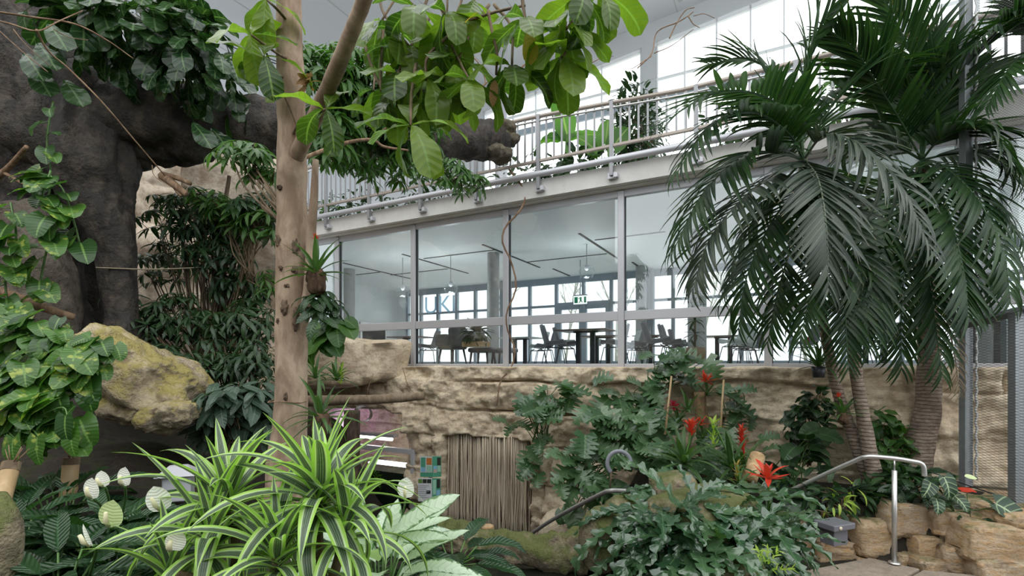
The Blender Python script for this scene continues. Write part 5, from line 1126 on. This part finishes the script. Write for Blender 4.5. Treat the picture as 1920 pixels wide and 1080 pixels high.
# ---- plants on the gallery -----------------------------------------------------------------
def gal(px, py, t): return BP(px, py, t)
t = plant('banana_plant', 'banana plant with a tall upright leaf behind the balcony bars', 'plant', B(s_at(1060,1.8),1.8,3.4)); m = MB(); k0 = gal(1065,270,1.8)
for px,py,L,d in ((1036,148,1.5,None),(985,275,1.3,None),(1000,262,1.2,None),(1130,262,1.2,None),(1095,270,1.0,None),(1030,262,1,None)):
    e_ = gal(px,py,1.8); b = k0+V(0,0,.1); d = e_-b; m.leaf(T_ban[1 if py > 200 else 0], b, nrm(d+V(0,0,.3)), nrm(V(-.2,-1,.5)), np.linalg.norm(d)*1.15)
build(m, 'leaves', L_banana, t); build(MB().tube([B(s_at(1060,1.8),1.8,3.4), k0+V(0,0,.2)], [.1,.05], 10), 'stem', M_stalk, t)
def gbush(name, label, px, t_, rx, h, n, tp, L, mat, seed, cz=None):
    r = random.Random(seed); s = s_at(px, t_); root = B(s,t_,3.4); q = V(rx,.6,h/2); t = plant(name, label, 'plant', root); m, s_ = MB(), MB(); bush(m, root+V(0,0,h/2+.1), q, n, tp, L, r, .3, .15, s_, root); build(m, 'foliage', mat, t); build(s_, 'stems', M_stem, t)
gbush('gallery_shrub', 'tall dark small leaved shrub on the gallery beside the palm', 1190, 1.6, .6, 2.3, 900, T_oval, .20, L_dark, 1)
gbush('gallery_shrub', 'round dark leaved shrub on the gallery below the banana leaf', 1085, 1.2, .9, .8, 200, T_fid, .30, L_dark, 2)
gbush('gallery_shrub', 'low dark shrub behind the bars at the mossy limb end', 985, 1.0, .8, .9, 200, T_oval, .22, L_dark, 3)
gbush('gallery_shrub', 'dark foliage mass behind the bars above the first glazing bays', 690, 1.0, 1.2, .9, 300, T_oval, .22, L_dark, 4)
gbush('gallery_shrub', 'dark foliage behind the bars left of the mossy limb end', 830, 1.0, 1.3, .8, 260, T_oval, .22, L_dark, 5)
gbush('gallery_shrub', 'dense dark shrub on the gallery behind the crown of the leaning palm', 1420, 1.2, 1.0, 1.3, 260, T_oval, .22, L_dark, 6)
gbush('gallery_shrub', 'bushy green shrub on the gallery between the two palm crowns', 1620, 1.2, 1.0, 1.6, 300, T_oval, .22, L_mid, 7)
gbush('gallery_shrub', 'green shrub on the gallery at the far end behind the pale trunk', 590, 1.0, .9, 1.0, 200, T_oval, .22, L_mid, 8)
t = plant('heart_leaf_plant', 'plant with a few big bright leaves behind the bars near the dark shrub', 'plant', B(s_at(1145,.9),.9,3.4)); m = MB()
for px,py,d in ((1135,270,V(.1,-.2,.9)),(1150,275,V(.5,-.2,.7)),(1120,285,V(-.6,-.2,.5))): m.leaf(T_heart[1], gal(px,py,.9), d, V(0,-1,.3), .5)
build(m, 'leaves', L_banana, t); build(MB().tube([B(s_at(1145,.9),.9,3.4), gal(1140,275,.9)], .02, 6), 'stem', M_stalk, t)

# ---- hanging vines and twigs -----------------------------------------------------------------
def twig(name, label, lines, mat=M_twigb, leaves=None, seed=0):
    q0 = P(*lines[0][0][0]); t = thing(name, label, 'vine' if 'vine' in name else 'branch', q0); m = MB()
    k_ = .62 if lines[0][1] < .015 else .9
    for pts, a, b in lines: m.tube(pxline(pts, 30), [a*k_,b*k_], 7)
    build(m, 'stems', mat, t)
    if leaves: m = MB(); r = random.Random(seed); [m.leaf(T_oval[r.randrange(4)], P(*p), rv(r), V(0,-.5,1), leaves[1]) for p in leaves[0]]; build(m, 'leaves', L_mid, t)
twig('hanging_vine', 'twisted brown vine hanging down the glass front beside a mullion', [([(955,318,9.4),(985,360,9.35),(975,395,9.3),(948,425,9.3),(942,455,9.3),(958,490,9.3),(968,540,9.3),(950,585,9.3),(952,620,9.3),(965,655,9.25),(958,690,9.2),(938,715,9.1),(932,760,9.0)], .022, .014)])
twig('twig_tangle', 'tangle of dry reddish twigs before the upper gallery windows', [([(1195,128,6.2),(1222,100,6.2),(1232,60,6.2),(1270,42,6.2),(1290,30,6.2),(1300,22,6.2)], .012, .010),([(1255,72,6.2),(1268,45,6.2),(1285,20,6.2),(1302,14,6.2)], .014, .008),([(1290,30,6.2),(1300,45,6.2),(1312,52,6.2)], .012, .006),([(1300,30,6.2),(1320,26,6.2),(1340,34,6.2)], .008, .006),([(1226,100,6.2),(1260,85,6.2),(1300,55,6.2)], .010, .006),([(1222,105,6.2),(1190,126,6.2),(1180,130,6.2)], .01, .004)])
twig('tangled_vine', 'loose loops of brown vine hanging below the big leaves', [([(850,105,3.4),(890,110,3.4),(910,150,3.4),(900,165,3.4)], .008, .006),([(855,120,3.4),(880,120,3.4),(905,135,3.4)], .007, .005),([(895,175,3.4),(920,150,3.4),(960,145,3.4),(990,115,3.4)], .009, .006),([(960,145,3.4),(985,120,3.4),(1040,85,3.4)], .008, .005),([(1020,160,3.6),(1005,130,3.6),(1012,150,3.6)], .006, .004),([(1105,120,4.0),(1130,108,4.0),(1150,105,4.0)], .006,.003)])
twig('dry_branch', 'long dry branch with side twigs sweeping across the giant trunk', [([(-20,20,3.4),(60,32,3.4),(140,45,3.4),(200,75,3.5),(250,110,3.6)], .012, .006),([(-20,35,3.2),(20,45,3.2),(70,58,3.2),(110,40,3.3),(155,20,3.4)], .010, .005),([(68,55,3.2),(90,95,3.3),(130,130,3.4),(190,190,3.5),(250,260,3.7),(310,330,3.9)], .011, .007),([(-10,50,3.3),(40,95,3.3),(90,135,3.3)], .006,.004),([(25,55,3.3),(50,85,3.3),(95,125,3.4)], .005,.003),([(285,310,3.9),(290,330,3.9),(320,350,3.9)], .006,.004),([(100,55,3.3),(130,70,3.4),(165,75,3.4)], .005,.003)])
twig('dry_branch', 'pale broken branch stub at the edge of the frame on the giant trunk', [([(-30,350,4.5),(10,320,4.3),(50,275,4.1)], .036, .018),([(10,325,4.3),(35,340,4.25),(60,352,4.2)], .018, .010)])
twig('dry_branch', 'brown fallen branch lying above the pothos bank', [([(-20,540,4.3),(40,560,4.25),(90,580,4.2),(140,595,4.3)], .046, .032),([(0,548,4.27),(60,575,4.22),(120,590,4.25)], .024, .018)])
twig('dry_branch', 'pale broken driftwood hanging under the giant limb', [([(305,330,4.9),(325,345,4.8),(350,365,4.8)], .05, .03),([(310,328,4.9),(335,335,4.8),(358,345,4.8)], .03, .02),([(318,332,4.85),(330,355,4.8),(340,368,4.8)], .025, .015)])
twig('dry_branch', 'bent bare branch crossing the fork towards the balcony', [([(560,300,3.6),(640,270,3.8),(695,262,3.9),(720,275,4.0),(765,282,4.1)], .018, .010),([(695,262,3.9),(730,235,3.9),(745,215,3.9)], .01, .006)])
twig('hanging_vine', 'thin wiry vine trailing over the rock wall by the doorway', [([(755,690,9.4),(770,730,9.3),(810,752,9.3),(870,758,9.3),(930,775,9.2)], .010, .006),([(700,700,9.4),(690,740,9.3),(720,770,9.3)], .008,.005)])
m = MB(); m.tube(pxline([(180,502,4.75),(290,505,5.0),(405,500,5.6)],12), .016, 8, flat=.4); build(m, 'tie_strap', simple('tan_webbing', (.36,.30,.21), .8), None, 'tan webbing strap tied from the giant trunk to the leaning stem', 'strap')

# ---- logs, aquarium, signs, curtain ----------------------------------------------------------
m = MB(); m.tube(pxline([(570,752,9.0),(640,750,8.9),(720,748,8.9),(795,742,8.9)],30), [.10,.09,.08,.07], 16, disp=knots); build(m, 'log_beam', bark('log_bark', (.22,.16,.11),(.34,.26,.18)), None, 'horizontal rough log jutting from the rock above the aquarium', 'log')
m = MB(); m.tube(pxline([(655,1010,7.2),(657,880,7.2),(660,770,7.2)],30), [.13,.125,.115], 24, disp=lambda p: .10*fbm((p[0]*8,p[1]*8,p[2]*1.5),1.5,4)); build(m, 'log_post', bark('log_post_bark', (.045,.03,.022),(.12,.085,.06), sc=18), None, 'upright dark log post with deep bark in front of the aquarium', 'log')
m = MB(); m.tube([P(678,775,8.1), P(684,777,8.7)], .13, 20, caps=False); build(m, 'drain_pipe', M_blackm, None, 'open black pipe end beside the log beam', 'pipe')
aq = thing('aquarium', 'glass fronted aquarium in a grey metal frame set in the rock niche', 'aquarium', P(722,985,8.6))
Ya = 8.9; az = BROT
def AQ(px, py, dt=0): return BP(px, py, TRK+dt)
q0, q1 = s_at(668,TRK-.02), s_at(779,TRK-.02); z1, z0 = z_at(779,842,TRK), z_at(779,985,TRK)
f = MB()
for a_ in ((q0,q1,z1-.10,z1),(q0,q1,z0,z0+.08)): f.bbox(a_[0],a_[1],TRK-.08,TRK+.0,a_[2],a_[3])
for s in (q0+.04, q1-.04): f.bbox(s-.045,s+.045,TRK-.081,TRK+.001,z0,z1)
bevel(build(f, 'frame', simple('grey_frame_paint', (.50,.50,.52), .5), aq, smooth=False), .006, 1)
wl = z1-.52
build(MB().bbox(q0+.08,q1-.08,TRK-.05,TRK-.04,z0+.08,z1-.1), 'glass_front', M_clear, aq, smooth=False)
m = MB(); m.bbox(q0+.08,q1-.08,TRK-.03,TRK+.6,z0+.02,wl); o = build(m, 'water', simple('tank_water', (.012,.022,.014), .08), aq, smooth=False)
m = MB(); r = random.Random(4)
for i in range(160): s = r.uniform(q0+.1, q0+.75); m.leaf(T_oval[r.randrange(4)], B(s, TRK-.034, r.uniform(wl-.35,wl-.02)), rv(r)*V(1,.02,1), V(.1,-1,.1), .07)
build(m, 'water_plants', leafmat('water_plant', (.05,.16,.01),(.14,.32,.02),.5,.3), aq)
a, b = B(q0+.1,TRK-.03,z1+.16), B(q0+1.0,TRK-.03,z1+.16)
build(MB().tube([a,b], .035, 10), 'tube_lamp', lampmat('tube_light', (1,.93,.9), 9), aq); build(MB().bbox(q0+.05,q0+1.1,TRK-.10,TRK+.06,z1+.2,z1+.26), 'lamp_hood', M_alu, aq, smooth=False)
build(MB().bbox(q0+.3,q1-.15,TRK+.02,TRK+.3,wl+.12,wl+.15), 'inner_lamp', lampmat('tank_lamp', (.9,.95,1), 3), aq, smooth=False)
l = bpy.data.lights.new('violet_grow_lamp', 'POINT'); l.energy = 5; l.color = (.62,.45,1.0); l.shadow_soft_size = .1; lo = bpy.data.objects.new('violet_grow_lamp', l); C.objects.link(lo); lo.location = B(s_at(655,TRK+.5), TRK+.45, -1.35)
# folded green information board
sb = thing('information_board', 'green and white folded information board on the rock between aquarium and doorway', 'sign', P(800,1000,9.0))
gmat = simple('board_green', (.09,.36,.23), .5); gl = simple('board_pale_green', (.34,.62,.48), .5); wh = simple('board_white', (.72,.74,.76), .5); bl = simple('board_blue', (.25,.52,.70), .5); ph1 = simple('photo_orange', (.55,.20,.05), .5, var=.5, sc=30); ph2 = simple('photo_dark', (.03,.035,.03), .5, var=.6, sc=40); ph3 = simple('photo_moss', (.14,.28,.06), .5, var=.6, sc=40); bg = simple('board_beige', (.5,.42,.36), .5); gt = simple('grey_print', (.40,.42,.44), .6)
def board(nm, x0, x1, xm, y0, y1, Y, bottom):
    """two panels meeting at a fold xm"""
    e0, e1 = P(x0,y0,Y), P(xm,y0,Y-.12); f1 = P(x1,y0,Y+.02); H = (y1-y0)*Y/FPX; p = build(MB().add([e0,e1,e1-Zu*H,e0-Zu*H,e0+V(0,.02,0),e1+V(0,.02,0),e1-Zu*H+V(0,.02,0),e0-Zu*H+V(0,.02,0)], [[0,3,2,1],[4,5,6,7],[0,1,5,4],[2,3,7,6]]), nm, bottom[0], sb, smooth=False)
    p2 = build(MB().add([e1,f1,f1-Zu*H,e1-Zu*H,e1+V(0,.02,0),f1+V(0,.02,0),f1-Zu*H+V(0,.02,0),e1-Zu*H+V(0,.02,0)], [[0,3,2,1],[4,5,6,7],[0,1,5,4],[2,3,7,6]]), nm, bottom[1], sb, smooth=False)
    def rect(par, A_, B_, u0,u1,v0,v1,mat,nm2):
        d = B_-A_; nn = nrm(np.cross(d, V(0,0,-1)))*-.004
        if nn[1] > 0: nn = -nn
        g = lambda u,v: A_+d*u-Zu*H*v+nn; build(MB().add([g(u0,v0),g(u0,v1),g(u1,v1),g(u1,v0)], [[0,1,2,3]]), nm2, mat, par, smooth=False)
    return p, p2, lambda *a: rect(p, e0, e1, *a), lambda *a: rect(p2, e1, f1, *a)
p, p2, ra_, rb_ = board('upper_panel', 788,827,811,856,894, 8.9, (gmat,gmat))
ra_(.0,.98,.0,.78,wh,'white_field'); 
def ov(f_, *a): f_(*a)
for (u0,u1,v0,v1,mt_) in ((.06,.44,.04,.52,gmat),(.06,.44,.52,.74,bl),(.52,.94,.06,.40,ph1),(.52,.94,.44,.74,gl)):
    d = P(811,856,8.78)-P(788,856,8.9); A_ = P(788,856,8.9); nn = V(-.001,-.008,0); H = 38*8.9/FPX; g = lambda u,v: A_+d*u-Zu*H*v+nn
    build(MB().add([g(u0,v0),g(u0,v1),g(u1,v1),g(u1,v0)], [[0,1,2,3]]), 'picture', mt_, p, smooth=False)
for (u0,u1,v0,v1,mt_) in ((.08,.5,.05,.45,gmat),(.52,.94,.05,.42,ph2),(.08,.5,.45,.62,bl),(.08,.5,.62,.80,bg),(.54,.94,.45,.75,gl)): rb_(u0,u1,v0,v1,mt_,'picture')
p, p2, ra_, rb_ = board('lower_panel', 784,826,810,897,940, 8.9, (wh,gmat))
for u in (.02,.34,.66): ra_(u,u+.29,.03,.2,ph3 if u < .3 else ph2,'picture')
for k in range(7): ra_(.06,.6 if k % 3 else .8,.30+.085*k,.325+.085*k,gt,'print_line')
ra_(.6,.9,.52,.66,ph2,'picture')
for (u0,u1,v0,v1,mt_) in ((.08,.45,.06,.7,gl),(.55,.92,.04,.42,ph2),(.5,.92,.5,.75,bl)): rb_(u0,u1,v0,v1,mt_,'picture')
build(MB().tube([P(806,895,8.95), P(806,1000,8.95)], .03, 8), 'board_post', M_galv, sb)
# string curtain
r = random.Random(2); m = MB(); ctop = -1.30
for i in range(150):
    s = D0+.06+(D1-D0-.12)*i/149+r.uniform(-.008,.008); tt = TRK+.06+r.choice((0,.03,.06))+r.uniform(-.015,.015); zt_ = ctop+.0; zb_ = -3.33+r.uniform(0,.06)
    pts = [B(s+r.uniform(-.012,.012)*k, tt+r.uniform(-.01,.01), zt_+(zb_-zt_)*k/4) for k in range(5)]; m.tube(pts, r.uniform(.007,.013), 5, rnd=r.random())
Mc = NT('beige_cord'); Mc = Mc.done(Mc.pbsdf(Mc.mix(Mc.at('rnd'), (.46,.37,.27), (.80,.70,.56)), .85))
build(m, 'string_curtain', Mc, None, 'beige string curtain closing the doorway in the rock wall', 'curtain', kind='stuff')
m = MB(); m.tube([B(D0,TRK+.2,ctop), B(D1,TRK+.2,ctop)], .02, 8); build(m, 'curtain_rod', M_blackm, None, 'dark rod at the head of the rock doorway carrying the strings', 'rod')
# bamboo canes, box lamps, ring
for a, b, lab in (((1247,815,6.3),(1259,705,6.4),'thin bamboo cane standing beside the crimson bloom on the slope'), ((1351,800,6.2),(1357,712,6.3),'thin bamboo cane standing beside the yellow green plume')):
    m = MB(); m.tube([P(*a),P(*b)], [.014,.012], 8); build(m, 'bamboo_cane', M_bamboo, None, lab, 'cane')
m = MB(); m.tube(pxline([(1322,905,6.6),(1318,820,6.6),(1312,735,6.6)],20), .075, 14, disp=knots); build(m, 'moss_post', bark('moss_post_bark', (.10,.06,.035),(.2,.13,.07)), None, 'brown mossy post carrying bromeliads against the rock wall', 'post')
m = MB(); m.tube([P(1405,900,5.5),P(1420,855,5.7)], .08, 16, disp=knots); build(m, 'split_log', M_wood, None, 'pale split log end among the bromeliads', 'log')
for i, (a, b, rr_, lab) in enumerate((((-25,1040,2.15),(22,868,2.35),.034,'thick cut bamboo stake leaning at the edge of the frame'), ((122,990,3.0),(134,858,3.05),.042,'short cut bamboo stake with dry roots standing behind the lilies'))):
    a, b = P(*a), P(*b); t = thing('bamboo_stake', lab, 'stake', a, 'cut bamboo stakes'); d = b-a; m = MB(); m.tube([a,a+d*.5,a+d*.55,a+d*.6,b], [rr_*1.05,rr_,rr_*1.1,rr_,rr_], 18, caps=False); build(m, 'cane', M_bamboo, t); build(MB().tube([b-d*.10,b], rr_*1.06, 18, caps=False), 'dark_rim', M_stem, t)
    m = MB(); r = random.Random(i)
    for k in range(5): m.tube([b-d*.05, b+V(r.uniform(-.05,.12),r.uniform(-.05,0),r.uniform(.03,.12))], [.004,.002], 4)
    build(m, 'dry_roots', M_twigb, t)
m = MB(); m.tube(pxline([(-20,1130,2.0),(0,1040,2.0),(8,985,2.0),(-5,930,2.05)],20), [.075,.07,.06,.03], 20, disp=knots); build(m, 'mossy_stump', M_mossrock, None, 'dark mossy stump cut off by the lower corner of the frame', 'stump')
lc = simple('light_grey_plastic', (.42,.42,.46), .45)
p = P(335,935,3.3); t = thing('box_lamp', 'pale grey box lamp with a pitched hood behind the peace lilies', 'lamp', p); bevel(build(MB().box(p+V(0,0,.08), (.16,.14,.17), .4), 'body', lc, t, smooth=False), .008)
m = MB(); b_ = p+V(0,0,.16); ca = .4
vs = [(-.12,-.11,0),(.12,-.11,0),(.12,.11,0),(-.12,.11,0),(-.05,-.02,.06),(.05,-.02,.06),(.05,.02,.06),(-.05,.02,.06)]
m.hexa(np.array([(x*math.cos(ca)-y*math.sin(ca), x*math.sin(ca)+y*math.cos(ca), z) for x,y,z in vs])+b_); bevel(build(m, 'hood', lc, t, smooth=False), .006)
dg_ = simple('dark_grey_plastic', (.13,.13,.15), .45); p = P(1566,1020,4.95); t = thing('box_lamp', 'dark grey box lamp set on the low stones of the dry wall', 'lamp', p)
bevel(build(MB().box(p+V(0,.02,.085), (.19,.15,.17), .35), 'body', dg_, t, smooth=False), .008); bevel(build(MB().box(p+V(-.015,-.01,.195), (.29,.22,.06), .35), 'hood', dg_, t, smooth=False), .01); build(MB().lathe((0,0,0), [(0,.0),(.018,0),(.018,.006),(0,.006)], 14), 'badge', simple('cream_badge', (.6,.52,.4), .5), t, local=True)
bpy.data.objects['badge'].location = (-.035,-.135,.195); bpy.data.objects['badge'].rotation_euler = (math.pi/2,0,.35)
c_ = P(1160,868,6.3); t = thing('grey_ring', 'grey curved band like a broken ring among the split leaves', 'ring', P(1145,915,6.3)); m = MB(); m.tube([c_+V(-.14*math.cos(a),-.02*a,.15*math.sin(a)) for a in np.linspace(-.9,math.pi+.3,30)], .018, 10, flat=1.6); build(m, 'band', simple('grey_band', (.27,.28,.32), .5), t); build(MB().tube([c_+V(-.09,0,-.12),c_+V(-.11,.02,-.36)], .012, 6), 'stake', M_stem, t)
# potted plants inside the cafe
def pot_plant(name, label, base, r0, h, mat, tp, L, n, seed, pm, tall=0.0):
    r = random.Random(seed); t = plant(name, label, 'plant', base); b = np.asarray(base); build(MB().lathe(b, [(0,0),(r0*.75,0),(r0,h*.6),(r0*.95,h),(r0*.85,h),(0,h*.9)], 20), 'pot', pm, t); m, s_ = MB(), MB()
    for k in range(max(1, int(tall*4))):
        z = b+Zu*(h+tall*k/max(1,int(tall*4))); rosette(m, z, n, L, tp, 60, -35, r, Zu, .3)
    build(m, 'leaves', mat, t)
    if tall: build(MB().tube([b+Zu*h*.9,b+Zu*(h+tall)], .02, 6), 'stem', M_stem, t)
p = P(893,HY,10.9); pot_plant('potted_fern', 'trailing green plant in a grey pot standing on the wooden tray', (p[0],p[1],.50), .19, .20, L_dark, T_lance, .46, 60, 1, M_col)
p = P(1303,HY,9.9); pot_plant('basket_planter', 'tall feathery plant in a woven basket before the round cafe column', (p[0],p[1],0), .2, .34, L_dark, T_lance, .26, 9, 2, bark('wicker', (.20,.14,.09),(.34,.25,.16), sc=40, stretch=3), 1.3)
p = P(765,HY,12.4); pot_plant('potted_fern', 'leafy pot plant just behind the rock ledge corner inside the cafe', (p[0],p[1],0), .18, .30, L_mid, T_lance, .30, 22, 3, M_blackm)
